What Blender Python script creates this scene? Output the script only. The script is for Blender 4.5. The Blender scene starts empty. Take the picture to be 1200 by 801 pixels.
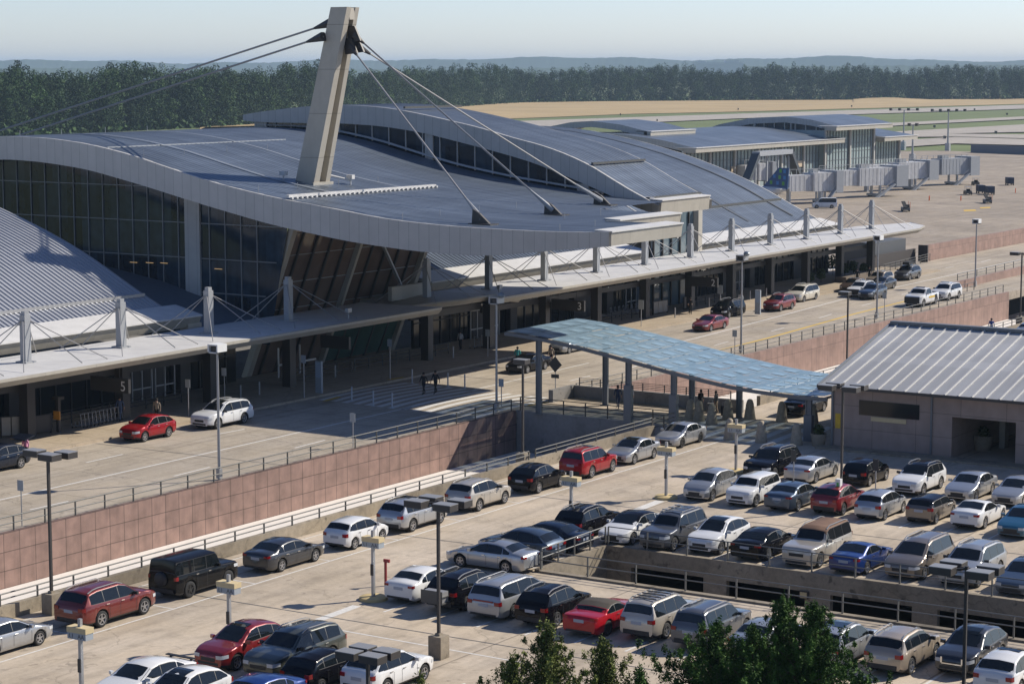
SKY_STR, SUN_STR, SKY_DUST, EXPO, HAZE, OZ, AIR = .07, 5.0, .4, .25, .00008, 4.0, 1.0
import bpy, math, random
import numpy as np
R = math.radians
random.seed(7); rng = np.random.default_rng(11)
scene = bpy.context.scene
COL = scene.collection

# ---------------------------------------------------------------- survey: the photograph's camera
F = 2600.; CX = 600.; CY = 400.5; YH = 77.; H = 25.5
TH = math.atan((CY - YH) / F); AZ = R(32.75)
fw = (math.cos(AZ) * math.cos(TH), math.sin(AZ) * math.cos(TH), -math.sin(TH))
rt = (math.sin(AZ), -math.cos(AZ), 0)
up = (rt[1] * fw[2] - rt[2] * fw[1], rt[2] * fw[0] - rt[0] * fw[2], rt[0] * fw[1] - rt[1] * fw[0])
def ray(x, y):
    a = (x - CX) / F; b = -(y - CY) / F
    return [fw[i] + a * rt[i] + b * up[i] for i in range(3)]
def at(x, y, z=0.):            # surveyed point on a level plane
    d = ray(x, y); t = (z - H) / d[2]; return (d[0] * t, d[1] * t, z)
def on_x(x, y, X):             # surveyed point on a wall of constant X
    d = ray(x, y); t = X / d[0]; return (X, d[1] * t, H + d[2] * t)
def on_y(x, y, Y):
    d = ray(x, y); t = Y / d[1]; return (d[0] * t, Y, H + d[2] * t)

# ---------------------------------------------------------------- materials
MATS = {}
def nm(name):
    m = bpy.data.materials.new(name); m.use_nodes = True
    nt = m.node_tree; b = nt.nodes['Principled BSDF']; MATS[name] = m
    return m, nt, b
def N(nt, t, **kw):
    n = nt.nodes.new(t)
    for k, v in kw.items(): setattr(n, k, v)
    return n
def plain(name, col, rough=.6, metal=0., coat=0., var=0., vscale=3., bump=0., emit=None, espec=None):
    m, nt, b = nm(name)
    b.inputs['Base Color'].default_value = (*col, 1); b.inputs['Roughness'].default_value = rough
    b.inputs['Metallic'].default_value = metal
    if coat and metal < .3: b.inputs['Specular IOR Level'].default_value = .12
    if coat: b.inputs['Coat IOR'].default_value = 1.42; b.inputs['Coat Weight'].default_value = coat; b.inputs['Coat Roughness'].default_value = .04
    if espec is not None: b.inputs['Specular IOR Level'].default_value = espec
    if var or bump:
        tc = N(nt, 'ShaderNodeTexCoord'); no = N(nt, 'ShaderNodeTexNoise')
        no.inputs['Scale'].default_value = vscale; no.inputs['Detail'].default_value = 6
        nt.links.new(tc.outputs['Object'], no.inputs['Vector'])
        if var:
            mx = N(nt, 'ShaderNodeMix', data_type='RGBA'); 
            mx.inputs['A'].default_value = (*[c * (1 - var) for c in col], 1)
            mx.inputs['B'].default_value = (*[min(1, c * (1 + var)) for c in col], 1)
            nt.links.new(no.outputs['Fac'], mx.inputs['Factor']); nt.links.new(mx.outputs['Result'], b.inputs['Base Color'])
        if bump:
            bp = N(nt, 'ShaderNodeBump'); bp.inputs['Strength'].default_value = bump
            nt.links.new(no.outputs['Fac'], bp.inputs['Height']); nt.links.new(bp.outputs['Normal'], b.inputs['Normal'])
    if emit:
        b.inputs['Emission Color'].default_value = (*emit[0], 1); b.inputs['Emission Strength'].default_value = emit[1]
    return m
def concrete(name, base, joint=None, stain=.25, jdark=.45, streak=True, fine=.12, off=(0, 0), tint=(.75, .68, .6)):
    """slab concrete: broad blotches, tyre-darkened streaks, cast joints"""
    m, nt, b = nm(name); L = nt.links.new
    b.inputs['Roughness'].default_value = .85
    tc = N(nt, 'ShaderNodeTexCoord')
    def noise(scale, det, vec=None, rough=.55):
        n = N(nt, 'ShaderNodeTexNoise'); n.inputs['Scale'].default_value = scale; n.inputs['Detail'].default_value = det
        n.inputs['Roughness'].default_value = rough
        L(vec or tc.outputs['Object'], n.inputs['Vector']); return n.outputs['Fac']
    def ramp(v, lo, hi, a, c):
        r = N(nt, 'ShaderNodeMapRange'); r.inputs['From Min'].default_value = lo; r.inputs['From Max'].default_value = hi
        r.inputs['To Min'].default_value = a; r.inputs['To Max'].default_value = c; L(v, r.inputs['Value']); return r.outputs['Result']
    def mul(a, c):
        n = N(nt, 'ShaderNodeMath', operation='MULTIPLY'); L(a, n.inputs[0]); L(c, n.inputs[1]); return n.outputs[0]
    f = mul(ramp(noise(.09, 4), .35, .7, 1, 1 - stain), ramp(noise(3.5, 8, rough=.7), .3, .7, 1 - fine, 1 + fine))
    f = mul(f, ramp(noise(.6, 6), .52, .75, 1.0, 1 - stain * .9))
    f = mul(f, ramp(noise(40, 2), .35, .65, 1 - fine * .5, 1 + fine * .5))
    f = mul(f, ramp(noise(1.5, 3), .63, .72, 1, 1 - stain * 1.1))
    vo = N(nt, 'ShaderNodeTexVoronoi', feature='DISTANCE_TO_EDGE'); vo.inputs['Scale'].default_value = .11
    wv = N(nt, 'ShaderNodeTexNoise'); wv.inputs['Scale'].default_value = .8; wv.inputs['Detail'].default_value = 5; L(tc.outputs['Object'], wv.inputs['Vector'])
    wa = N(nt, 'ShaderNodeMix', data_type='RGBA', blend_type='LINEAR_LIGHT'); wa.inputs['Factor'].default_value = .9; L(tc.outputs['Object'], wa.inputs['A']); L(wv.outputs['Color'], wa.inputs['B']); L(wa.outputs['Result'], vo.inputs['Vector'])
    f = mul(f, ramp(vo.outputs['Distance'], .002, .006, .78, 1))
    if streak:
        mp = N(nt, 'ShaderNodeMapping'); mp.inputs['Scale'].default_value = (.06, 1.1, 1); L(tc.outputs['Object'], mp.inputs['Vector'])
        f = mul(f, ramp(noise(1, 5, mp.outputs['Vector']), .45, .72, 1.03, 1 - stain * .75))
    if joint:
        sp = N(nt, 'ShaderNodeSeparateXYZ'); L(tc.outputs['Object'], sp.inputs[0])
        wob = ramp(noise(1.2, 2), 0, 1, -.03, .03)
        for ax, s, o in (('X', joint[0], off[0]), ('Y', joint[1], off[1])):
            if not s: continue
            d0 = N(nt, 'ShaderNodeMath', operation='ADD'); L(sp.outputs[ax], d0.inputs[0]); d0.inputs[1].default_value = o
            d1 = N(nt, 'ShaderNodeMath', operation='ADD'); L(d0.outputs[0], d1.inputs[0]); L(wob, d1.inputs[1])
            p = N(nt, 'ShaderNodeMath', operation='PINGPONG'); L(d1.outputs[0], p.inputs[0]); p.inputs[1].default_value = s / 2
            f = mul(f, ramp(p.outputs[0], .03, .07, 1 - jdark, 1))
    mx = N(nt, 'ShaderNodeMix', data_type='RGBA'); L(ramp(noise(.25, 3), .35, .65, 0, 1), mx.inputs['Factor'])
    mx.inputs['A'].default_value = (*base, 1); mx.inputs['B'].default_value = (base[0] * .95, base[1] * .93, base[2] * .88, 1)
    m2 = N(nt, 'ShaderNodeMix', data_type='RGBA', blend_type='MULTIPLY'); m2.inputs['Factor'].default_value = 1
    L(mx.outputs['Result'], m2.inputs['A']); L(f, m2.inputs['B']); L(m2.outputs['Result'], b.inputs['Base Color'])
    bp = N(nt, 'ShaderNodeBump'); bp.inputs['Strength'].default_value = .15; L(noise(6, 8, rough=.7), bp.inputs['Height'])
    L(bp.outputs['Normal'], b.inputs['Normal'])
    return m
def panels(name, base, sx=0, sy=0, sz=0, line=.03, dark=.35, var=.15, rough=.6, metal=0., off=(0, 0, 0), grime=.15, cellvar=.12):
    """panelled cladding: joint lines along the given object axes, each panel a slightly different tone"""
    m, nt, b = nm(name); L = nt.links.new
    b.inputs['Roughness'].default_value = rough; b.inputs['Metallic'].default_value = metal
    tc = N(nt, 'ShaderNodeTexCoord'); sp = N(nt, 'ShaderNodeSeparateXYZ'); L(tc.outputs['Object'], sp.inputs[0])
    f = None; cells = []
    for ax, s, o in (('X', sx, off[0]), ('Y', sy, off[1]), ('Z', sz, off[2])):
        if not s: continue
        d0 = N(nt, 'ShaderNodeMath', operation='ADD'); L(sp.outputs[ax], d0.inputs[0]); d0.inputs[1].default_value = o
        p = N(nt, 'ShaderNodeMath', operation='PINGPONG'); L(d0.outputs[0], p.inputs[0]); p.inputs[1].default_value = s / 2
        r = N(nt, 'ShaderNodeMapRange'); r.inputs['From Min'].default_value = line * .6; r.inputs['From Max'].default_value = line * 1.2
        r.inputs['To Min'].default_value = dark; r.inputs['To Max'].default_value = 1; L(p.outputs[0], r.inputs['Value'])
        dv = N(nt, 'ShaderNodeMath', operation='DIVIDE'); L(d0.outputs[0], dv.inputs[0]); dv.inputs[1].default_value = s
        ad = N(nt, 'ShaderNodeMath', operation='ADD'); L(dv.outputs[0], ad.inputs[0]); ad.inputs[1].default_value = .5 * 0
        fl = N(nt, 'ShaderNodeMath', operation='FLOOR'); L(ad.outputs[0], fl.inputs[0]); cells.append(fl.outputs[0])
        if f is None: f = r.outputs['Result']
        else:
            q = N(nt, 'ShaderNodeMath', operation='MULTIPLY'); L(f, q.inputs[0]); L(r.outputs['Result'], q.inputs[1]); f = q.outputs[0]
    cb = N(nt, 'ShaderNodeCombineXYZ')
    for i, c in enumerate(cells): L(c, cb.inputs[i])
    wn = N(nt, 'ShaderNodeTexWhiteNoise'); L(cb.outputs[0], wn.inputs['Vector'])
    r = N(nt, 'ShaderNodeMapRange'); r.inputs['To Min'].default_value = 1 - cellvar; r.inputs['To Max'].default_value = 1 + cellvar; L(wn.outputs['Value'], r.inputs['Value'])
    no = N(nt, 'ShaderNodeTexNoise'); no.inputs['Scale'].default_value = 1.3; no.inputs['Detail'].default_value = 7; L(tc.outputs['Object'], no.inputs['Vector'])
    mp = N(nt, 'ShaderNodeMapping'); mp.inputs['Scale'].default_value = (1.5, 1.5, .12); L(tc.outputs['Object'], mp.inputs['Vector'])
    ns = N(nt, 'ShaderNodeTexNoise'); ns.inputs['Scale'].default_value = 1; ns.inputs['Detail'].default_value = 4; L(mp.outputs['Vector'], ns.inputs['Vector'])
    r3 = N(nt, 'ShaderNodeMapRange'); r3.inputs['From Min'].default_value = .48; r3.inputs['From Max'].default_value = .75; r3.inputs['To Min'].default_value = 1; r3.inputs['To Max'].default_value = 1 - grime * 1.2; L(ns.outputs['Fac'], r3.inputs['Value'])
    q = N(nt, 'ShaderNodeMath', operation='MULTIPLY'); L(f, q.inputs[0]); L(r3.outputs['Result'], q.inputs[1]); f = q.outputs[0]
    r2 = N(nt, 'ShaderNodeMapRange'); r2.inputs['From Min'].default_value = .3; r2.inputs['From Max'].default_value = .7
    r2.inputs['To Min'].default_value = 1 - grime; r2.inputs['To Max'].default_value = 1 + grime; L(no.outputs['Fac'], r2.inputs['Value'])
    for v in (r.outputs['Result'], r2.outputs['Result']):
        q = N(nt, 'ShaderNodeMath', operation='MULTIPLY'); L(f, q.inputs[0]); L(v, q.inputs[1]); f = q.outputs[0]
    m2 = N(nt, 'ShaderNodeMix', data_type='RGBA', blend_type='MULTIPLY'); m2.inputs['Factor'].default_value = 1
    m2.inputs['A'].default_value = (*base, 1); L(f, m2.inputs['B']); L(m2.outputs['Result'], b.inputs['Base Color'])
    return m

deck_con = concrete('deck_concrete', (.53, .445, .345), joint=(0, 9.2), off=(3, 2.5), stain=.3)
road_con = concrete('road_concrete', (.43, .37, .295), joint=(6.1, 3.7), off=(2, 1.2), stain=.25, jdark=.3)
walk_con = concrete('sidewalk_concrete', (.44, .36, .265), joint=(3, 3), stain=.2, jdark=.25, streak=False)
apron_con = concrete('apron_concrete', (.36, .30, .235), joint=(7.6, 7.6), stain=.3, jdark=.2, fine=.1)
taxi_con = concrete('taxiway_concrete', (.42, .38, .33), stain=.2, fine=.05)
wall_con = concrete('wall_concrete', (.33, .28, .21), stain=.5, streak=False, fine=.2)
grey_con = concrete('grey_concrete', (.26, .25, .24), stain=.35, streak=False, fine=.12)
pink = panels('pink_panels', (.27, .172, .138), sx=1.2, sz=1.05, line=.028, dark=.42, off=(0, 0, -.1), cellvar=.1, grime=.2)
pink_r = panels('pink_panels_fine', (.295, .19, .15), sx=1.2, sz=2.2, line=.03, dark=.6, off=(0, 0, .8), cellvar=.1, grime=.15)
beige_pan = panels('beige_cladding', (.43, .42, .40), sy=.93, line=.022, dark=.6, rough=.5, cellvar=.03, grime=.04)
beige_x = panels('beige_fascia', (.40, .37, .31), sx=4.8, line=.02, dark=.7, rough=.55, cellvar=.03, grime=.06)
tower_pan = panels('pylon_cladding', (.44, .40, .33), sz=3.6, line=.03, dark=.6, rough=.5, cellvar=.03, grime=.05)
bus_pan = panels('station_wall_panels', (.31, .235, .2), sy=3.1, sz=1.55, line=.025, dark=.6, off=(0, 0, .2), cellvar=.05, grime=.1)
white_ledge = plain('white_ledge', (.72, .68, .62), .7, var=.12, vscale=2)
white_paint = plain('white_paint', (.62, .6, .56), .8, var=.25, vscale=5)
yellow_paint = plain('yellow_paint', (.62, .40, .04), .8, var=.2, vscale=5)
white_roof = plain('white_membrane', (.56, .55, .53), .6, var=.2, vscale=.9)
def streaked(name, col, rough, metal, amt=.22, sc=(1.6, .05, .05)):
    m = plain(name, col, rough, metal); nt = m.node_tree; b = nt.nodes['Principled BSDF']; L = nt.links.new
    tc = N(nt, 'ShaderNodeTexCoord'); f = None
    for s, lo, hi, a in ((sc, .3, .7, amt), ((.12, .12, .12), .3, .7, amt * .7), ((.08, 1.3, .1), .45, .7, amt * .4)):
        mp = N(nt, 'ShaderNodeMapping'); mp.inputs['Scale'].default_value = s; L(tc.outputs['Object'], mp.inputs['Vector'])
        n = N(nt, 'ShaderNodeTexNoise'); n.inputs['Scale'].default_value = 1; n.inputs['Detail'].default_value = 5; L(mp.outputs['Vector'], n.inputs['Vector'])
        r = N(nt, 'ShaderNodeMapRange'); r.inputs['From Min'].default_value = lo; r.inputs['From Max'].default_value = hi; r.inputs['To Min'].default_value = 1 - a; r.inputs['To Max'].default_value = 1 + a; L(n.outputs['Fac'], r.inputs['Value'])
        if f is None: f = r.outputs['Result']
        else: q = N(nt, 'ShaderNodeMath', operation='MULTIPLY'); L(f, q.inputs[0]); L(r.outputs['Result'], q.inputs[1]); f = q.outputs[0]
    sp = N(nt, 'ShaderNodeSeparateXYZ'); L(tc.outputs['Object'], sp.inputs[0]); dv = N(nt, 'ShaderNodeMath', operation='DIVIDE'); L(sp.outputs['X'], dv.inputs[0]); dv.inputs[1].default_value = 1.24
    fl = N(nt, 'ShaderNodeMath', operation='FLOOR'); L(dv.outputs[0], fl.inputs[0]); wn = N(nt, 'ShaderNodeTexWhiteNoise', noise_dimensions='1D'); L(fl.outputs[0], wn.inputs['W'])
    r = N(nt, 'ShaderNodeMapRange'); r.inputs['To Min'].default_value = .93; r.inputs['To Max'].default_value = 1.07; L(wn.outputs['Value'], r.inputs['Value'])
    q = N(nt, 'ShaderNodeMath', operation='MULTIPLY'); L(f, q.inputs[0]); L(r.outputs['Result'], q.inputs[1]); f = q.outputs[0]
    mx = N(nt, 'ShaderNodeMix', data_type='RGBA', blend_type='MULTIPLY'); mx.inputs['Factor'].default_value = 1; mx.inputs['A'].default_value = (*col, 1); L(f, mx.inputs['B']); L(mx.outputs['Result'], b.inputs['Base Color'])
    return m
roof_m = streaked('roof_metal', (.15, .178, .215), .42, .45)
roof_l = plain('roof_metal_sunlit', (.38, .39, .415), .45, metal=.3, var=.1, vscale=.4)  # lighter copy of the roof metal, sunlight on the left ribs put into colour
roof_bus = streaked('station_roof_metal', (.42, .42, .415), .5, .2, .1, (.05, 1.2, .1))
rib_bus = plain('station_roof_seam', (.52, .51, .49), .5, metal=.1)
joint_m = plain('roof_joint', (.06, .07, .085), .6)
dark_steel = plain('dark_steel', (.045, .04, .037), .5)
grey_steel = plain('grey_steel', (.15, .16, .17), .5, metal=.2)
mast_steel = plain('mast_steel', (.33, .34, .35), .5, metal=.2, var=.08)
galv = plain('galvanised', (.4, .4, .4), .45, metal=.5)
rail_m = plain('rail_metal', (.085, .085, .08), .55, metal=.2)
cable_m = plain('cable_metal', (.32, .31, .3), .45, metal=.3)
glass_d = panels('dark_glass', (.016, .03, .045), sy=1.68, sz=2.85, line=.001, dark=1, cellvar=.55, grime=.3, rough=.09, off=(0, .5, -1))
glass_store = plain('storefront_glass', (.012, .016, .018), .12, espec=.4)
glass_b = plain('bronze_glass', (.15, .108, .085), .07, var=.6, vscale=.35)
glass_g = plain('green_glass', (.04, .09, .075), .08, var=.5, vscale=.5)
glass_c = plain('concourse_glass', (.27, .34, .35), .12, var=.35, vscale=.25)
mull = plain('mullion', (.22, .23, .24), .5, metal=.3)
mull_d = plain('dark_mullion', (.03, .028, .026), .5)
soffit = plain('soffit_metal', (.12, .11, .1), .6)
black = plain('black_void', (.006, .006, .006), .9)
sign_dark = plain('sign_dark', (.04, .038, .036), .5)
sign_white = plain('sign_white', (.7, .7, .68), .5)
sign_yellow = plain('sign_cream', (.6, .48, .27), .6, var=.1)
sign_grey = plain('sign_greyblue', (.33, .36, .38), .6)
sign_text = plain('sign_letter', (.1, .1, .1), .6)
grass_m = plain('airfield_grass', (.12, .15, .045), .95, var=.35, vscale=.02)
dry_m = plain('dry_grass', (.40, .29, .14), .95, var=.3, vscale=.015)

# ---------------------------------------------------------------- mesh building
class MB:
    def __init__(s): s.v = []; s.f = []; s.mi = []; s.cur = 0
    def add(s, vs, fs):
        o = len(s.v); s.v += [tuple(p) for p in vs]
        for f in fs: s.f.append(tuple(i + o for i in f)); s.mi.append(s.cur)
        return s
    def box(s, x0, x1, y0, y1, z0, z1):
        return s.add([(x0, y0, z0), (x1, y0, z0), (x1, y1, z0), (x0, y1, z0), (x0, y0, z1), (x1, y0, z1), (x1, y1, z1), (x0, y1, z1)],
            [(0, 3, 2, 1), (4, 5, 6, 7), (0, 1, 5, 4), (1, 2, 6, 5), (2, 3, 7, 6), (3, 0, 4, 7)])
    def beam(s, p, q, w, h, upv=(0, 0, 1)):
        p = np.array(p, float); q = np.array(q, float); d = q - p; d /= max(1e-9, np.linalg.norm(d))
        u = np.array(upv, float); a = np.cross(d, u)
        if np.linalg.norm(a) < 1e-3: a = np.cross(d, (1, 0, 0))
        a /= np.linalg.norm(a); b = np.cross(a, d); a = a * w / 2; b = b * h / 2
        vs = [p - a - b, p + a - b, p + a + b, p - a + b, q - a - b, q + a - b, q + a + b, q - a + b]
        return s.add(vs, [(0, 3, 2, 1), (4, 5, 6, 7), (0, 1, 5, 4), (1, 2, 6, 5), (2, 3, 7, 6), (3, 0, 4, 7)])
    def tube(s, p, q, r0, r1=None, n=8, caps=True):
        r1 = r0 if r1 is None else r1
        p = np.array(p, float); q = np.array(q, float); d = q - p; d /= max(1e-9, np.linalg.norm(d))
        a = np.cross(d, (0, 0, 1));
        if np.linalg.norm(a) < 1e-3: a = np.array((1., 0, 0))
        a /= np.linalg.norm(a); b = np.cross(d, a)
        vs = []
        for c, r in ((p, r0), (q, r1)):
            for k in range(n):
                t = 2 * math.pi * k / n; vs.append(c + a * r * math.cos(t) + b * r * math.sin(t))
        fs = [(k, (k + 1) % n, n + (k + 1) % n, n + k) for k in range(n)]
        if caps: fs += [tuple(range(n))[::-1], tuple(range(n, 2 * n))]
        return s.add(vs, fs)
    def lathe(s, prof, n=20, c=(0, 0, 0), axis='z'):
        vs = []; m = len(prof)
        for k in range(n):
            t = 2 * math.pi * k / n
            for r, h in prof:
                x, y = r * math.cos(t), r * math.sin(t)
                vs.append((c[0] + x, c[1] + y, c[2] + h) if axis == 'z' else (c[0] + x, c[1] + h, c[2] + y))
        fs = [(k * m + j, ((k + 1) % n) * m + j, ((k + 1) % n) * m + j + 1, k * m + j + 1) for k in range(n) for j in range(m - 1)]
        return s.add(vs, fs)
    def prism(s, poly, a, b, axis='z'):
        n = len(poly)
        def P(u, v, w): return (u, v, w) if axis == 'z' else ((w, u, v) if axis == 'x' else (u, w, v))
        vs = [P(u, v, a) for u, v in poly] + [P(u, v, b) for u, v in poly]
        return s.add(vs, [tuple(range(n))[::-1], tuple(range(n, 2 * n))] + [(k, (k + 1) % n, n + (k + 1) % n, n + k) for k in range(n)])
    def poly(s, pts): return s.add(pts, [tuple(range(len(pts)))])
    def grid(s, rows):
        m = len(rows[0]); vs = [p for r in rows for p in r]
        return s.add(vs, [(i * m + j, i * m + j + 1, (i + 1) * m + j + 1, (i + 1) * m + j) for i in range(len(rows) - 1) for j in range(m - 1)])
    def mesh(s, name, mats, smooth=None):
        me = bpy.data.meshes.new(name); me.from_pydata(s.v, [], s.f)
        for m in (mats if isinstance(mats, (list, tuple)) else [mats]): me.materials.append(m)
        if any(s.mi): me.polygons.foreach_set('material_index', s.mi)
        me.validate(); me.update()
        if smooth is not None:
            me.shade_smooth(); me.set_sharp_from_angle(angle=R(smooth))
        return me
    def build(s, name, mats, parent=None, smooth=None, **tags):
        o = bpy.data.objects.new(name, s.mesh(name, mats, smooth)); COL.objects.link(o)
        if parent: o.parent = parent
        if tags: tag(o, **tags)
        return o
def tag(o, label=None, cat=None, group=None, kind=None):
    if label: o['label'] = label
    if cat: o['category'] = cat
    if group: o['group'] = group
    if kind: o['kind'] = kind
    return o
def empty(name, loc=(0, 0, 0), rz=0., **tags):
    o = bpy.data.objects.new(name, None); COL.objects.link(o); o.location = loc; o.rotation_euler = (0, 0, rz); o.empty_display_size = .5
    return tag(o, **tags)
def link(name, me, parent=None, loc=None, rot=None):
    o = bpy.data.objects.new(name, me); COL.objects.link(o)
    if parent: o.parent = parent
    if loc is not None: o.location = loc
    if rot is not None: o.rotation_euler = rot
    return o
def lerp(tab, x):
    if x <= tab[0][0]: return tab[0][1]
    for (a, za), (b, zb) in zip(tab, tab[1:]):
        if x <= b: return za + (zb - za) * (x - a) / (b - a)
    return tab[-1][1]
def smooth_lerp(tab, x, w): return (lerp(tab, x - w) + lerp(tab, x - w / 2) + lerp(tab, x) + lerp(tab, x + w / 2) + lerp(tab, x + w)) / 5
def text_mesh(body, size, mat, parent, loc, rot, name='lettering'):
    cu = bpy.data.curves.new(name, 'FONT'); cu.body = body; cu.size = size; cu.align_x = 'CENTER'; cu.align_y = 'CENTER'; cu.extrude = .004
    tmp = bpy.data.objects.new('tmp', cu); COL.objects.link(tmp)
    dg = bpy.context.evaluated_depsgraph_get(); dg.update()
    me = bpy.data.meshes.new_from_object(tmp.evaluated_get(dg)); bpy.data.objects.remove(tmp); me.materials.clear(); me.materials.append(mat)
    return link(name, me, parent, loc, rot)
FACE_NX = (R(90), 0, R(-90))      # lettering read from -X
# ================================================================ SETTING
DX0 = 50
def sheet(name, rects, mat, kind='structure'):
    b = MB()
    for x0, x1, y0, y1, z in rects: b.poly([(x0, y0, z), (x1, y0, z), (x1, y1, z), (x0, y1, z)])
    return b.build(name, mat, kind=kind)
# terrain: one sheet to the horizon at apron level, with holes nowhere
GZ = -6.
b = MB(); b.poly([(-300, -9000, GZ), (14000, -9000, GZ), (14000, 12000, GZ), (-300, 12000, GZ)])
b.build('ground', grass_m, kind='structure')
b = MB(); b.poly([(-290, -600, GZ + .1), (560, -600, GZ + .1), (560, 244, GZ + .1), (-290, 244, GZ + .1)]); b.build('lower_ground', concrete('lower_ground_asphalt', (.09, .09, .09), stain=.3), kind='structure')
HX0, HX1, HY = 93.8, 100.3, 58.5         # the sunken ramp in the parking deck
b = MB()
def on_line(X=None, Y=None, D=84.5):      # near edge of the deck, square to the photographer
    c, s = math.cos(AZ), math.sin(AZ)
    return (X, (D - X * c) / s) if X is not None else ((D - Y * s) / c, Y)
b.prism([on_line(Y=74.1), on_line(X=HX0 - .02), (HX0 - .02, 74.1)], -.7, 0)
for x0, x1, y0, y1 in ((HX0 - .02, HX1 + .36, HY + .02, 74.1), (HX1 + .36, 250, -10, 74.1)):
    b.box(x0, x1, y0, y1, -.7, 0)
b.box(137.46, 145.69, 74.1, 88.19, -.9, 0)
b.build('parking_deck', deck_con, kind='structure')
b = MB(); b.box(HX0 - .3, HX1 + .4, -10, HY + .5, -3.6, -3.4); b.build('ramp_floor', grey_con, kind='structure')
b = MB(); b.box(40, 420, 88.2, 104.7, -.9, 0); b.box(262, 420, 104.7, 111.4, -.9, -.002)
b.build('road', road_con, kind='structure')
b = MB(); b.box(60, 262, 104.7, 116, -.8, .15); b.build('sidewalk', walk_con, kind='structure')
b = MB(); b.box(60, 137.2, 74.4, 87.9, -5.9, -5.2); b.box(146, 300, 74.4, 87.9, -5.9, -4.6); b.build('lower_road', concrete('lower_road_concrete', (.42, .37, .3), stain=.3), kind='structure')
# airfield surfaces, each 8 mm or more above the one below
def gpoly(name, mat, pts, dz):
    b = MB()
    for pl in pts: b.poly([at(x, y, GZ + dz) for x, y in pl])
    return b.build(name, mat, kind='structure')
gpoly('dry_field', dry_m, [[(200, 166), (420, 150), (600, 139), (740, 133.5), (880, 130.5), (1230, 121), (1230, 113), (1150, 113), (600, 118), (250, 145)],
                          [(230, 157), (310, 153), (310, 147), (235, 149)]], .3)
gpoly('runway', taxi_con, [[(250, 166), (600, 142), (860, 133.5), (1230, 122), (1230, 126.5), (1000, 134), (860, 139), (700, 146), (560, 155), (250, 178)],
    [(860, 153), (1035, 144.5), (1230, 135), (1230, 138), (1060, 146.5), (870, 158)],
    [(1000, 157), (1060, 153.5), (1230, 144), (1230, 154), (1110, 156.5), (1240, 158), (1240, 163), (1120, 160), (1000, 161)],
    [(1040, 165), (1120, 160.5), (1240, 164), (1240, 171), (1120, 168), (1060, 172)]], .5)
apr = gpoly('apron', apron_con, [[(900, 168), (1060, 177), (1100, 176.5), (1260, 182), (1500, 200), (1500, 330), (900, 330), (640, 250), (560, 180), (700, 172)]], .42)
# far hills
hm = plain('hill_forest', (.05, .085, .06), .95, var=.3, vscale=.004)
for nme, dist, ztab, sd in (('far_hills', 8200, [(-600, 38), (-100, 44), (150, 40), (300, 36), (420, 44), (560, 54), (700, 52), (860, 50), (1000, 56), (1100, 46), (1250, 42), (1700, 50)], 3),
                            ('near_hills', 5200, [(-600, 32), (100, 30), (350, 26), (600, 30), (800, 34), (1000, 36), (1200, 38), (1700, 38)], 5)):
    random.seed(sd); b = MB(); rows = [[], [], []]
    x = -700
    while x < 1900:
        d = ray(x, YH); n = math.hypot(d[0], d[1]); ux, uy = d[0] / n, d[1] / n
        z = lerp(ztab, x) + random.uniform(-1.5, 1.5) + (-11 if nme == 'near_hills' else 1 + 4 * math.sin(x * .021) + 3 * math.sin(x * .053))
        rows[0].append((ux * dist, uy * dist, GZ)); rows[1].append((ux * (dist + 300), uy * (dist + 300), z)); rows[2].append((ux * (dist + 1500), uy * (dist + 1500), GZ))
        x += 5
    b.grid(rows); b.build(nme, hm, kind='structure')
random.seed(9)
db = empty('distant_building', on_x(842, 77, 3900), rz=-.9, label='white low building on the wooded horizon right of centre', cat='building')
wb = plain('distant_white', (.75, .75, .75), .6)
b = MB(); b.box(-48, 48, -10, 10, -30, 6); b.build('wall', wb, db)
b = MB(); b.box(12, 40, -9, 9, 6, 10); b.box(-40, -25, -9, 9, 6, 8.5); b.build('roof_block', wb, db)

# ---------------------------------------------------------------- far wood (one mass)
def leaf_mesh(name, C, Rad, cnt, size, mat, fuzz=False, seed=1, aspect=1.6, cols=None):
    """clumps of leaf quads: C centres (n,3), Rad (n,3) radii"""
    g = np.random.default_rng(seed); n = len(C)
    idx = np.repeat(np.arange(n), cnt); m = len(idx)
    u = g.normal(size=(m, 3)); u /= np.linalg.norm(u, axis=1)[:, None]
    rr = g.uniform(.55, 1.0, m) ** .6
    P = C[idx] + (g.normal(size=(m, 3)) * Rad[idx] * .62 if fuzz else u * Rad[idx] * rr[:, None])
    nrm = u * .9 + g.normal(size=(m, 3)) * .55; nrm[:, 2] += .25; nrm /= np.linalg.norm(nrm, axis=1)[:, None]
    t = np.cross(nrm, g.normal(size=(m, 3))); t /= np.linalg.norm(t, axis=1)[:, None]; w = np.cross(nrm, t)
    s = (size * g.uniform(.6, 1.4, m))[:, None]
    V = np.stack([P - t * s * aspect / 2 - w * s * .15, P - w * s / 2, P + t * s * aspect / 2 + w * s * .1, P + w * s / 2], 1).reshape(-1, 3)
    me = bpy.data.meshes.new(name)
    me.vertices.add(len(V)); me.vertices.foreach_set('co', V.astype(np.float32).ravel())
    me.loops.add(len(V)); me.loops.foreach_set('vertex_index', np.arange(len(V), dtype=np.int32))
    me.polygons.add(m); me.polygons.foreach_set('loop_start', np.arange(0, len(V), 4, dtype=np.int32))
    me.update(calc_edges=True); me.materials.append(mat)
    if cols is not None:
        a = me.attributes.new('tone', 'FLOAT', 'FACE'); a.data.foreach_set('value', (cols[idx] + g.uniform(-.12, .12, m)).astype(np.float32))
    return me
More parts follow.
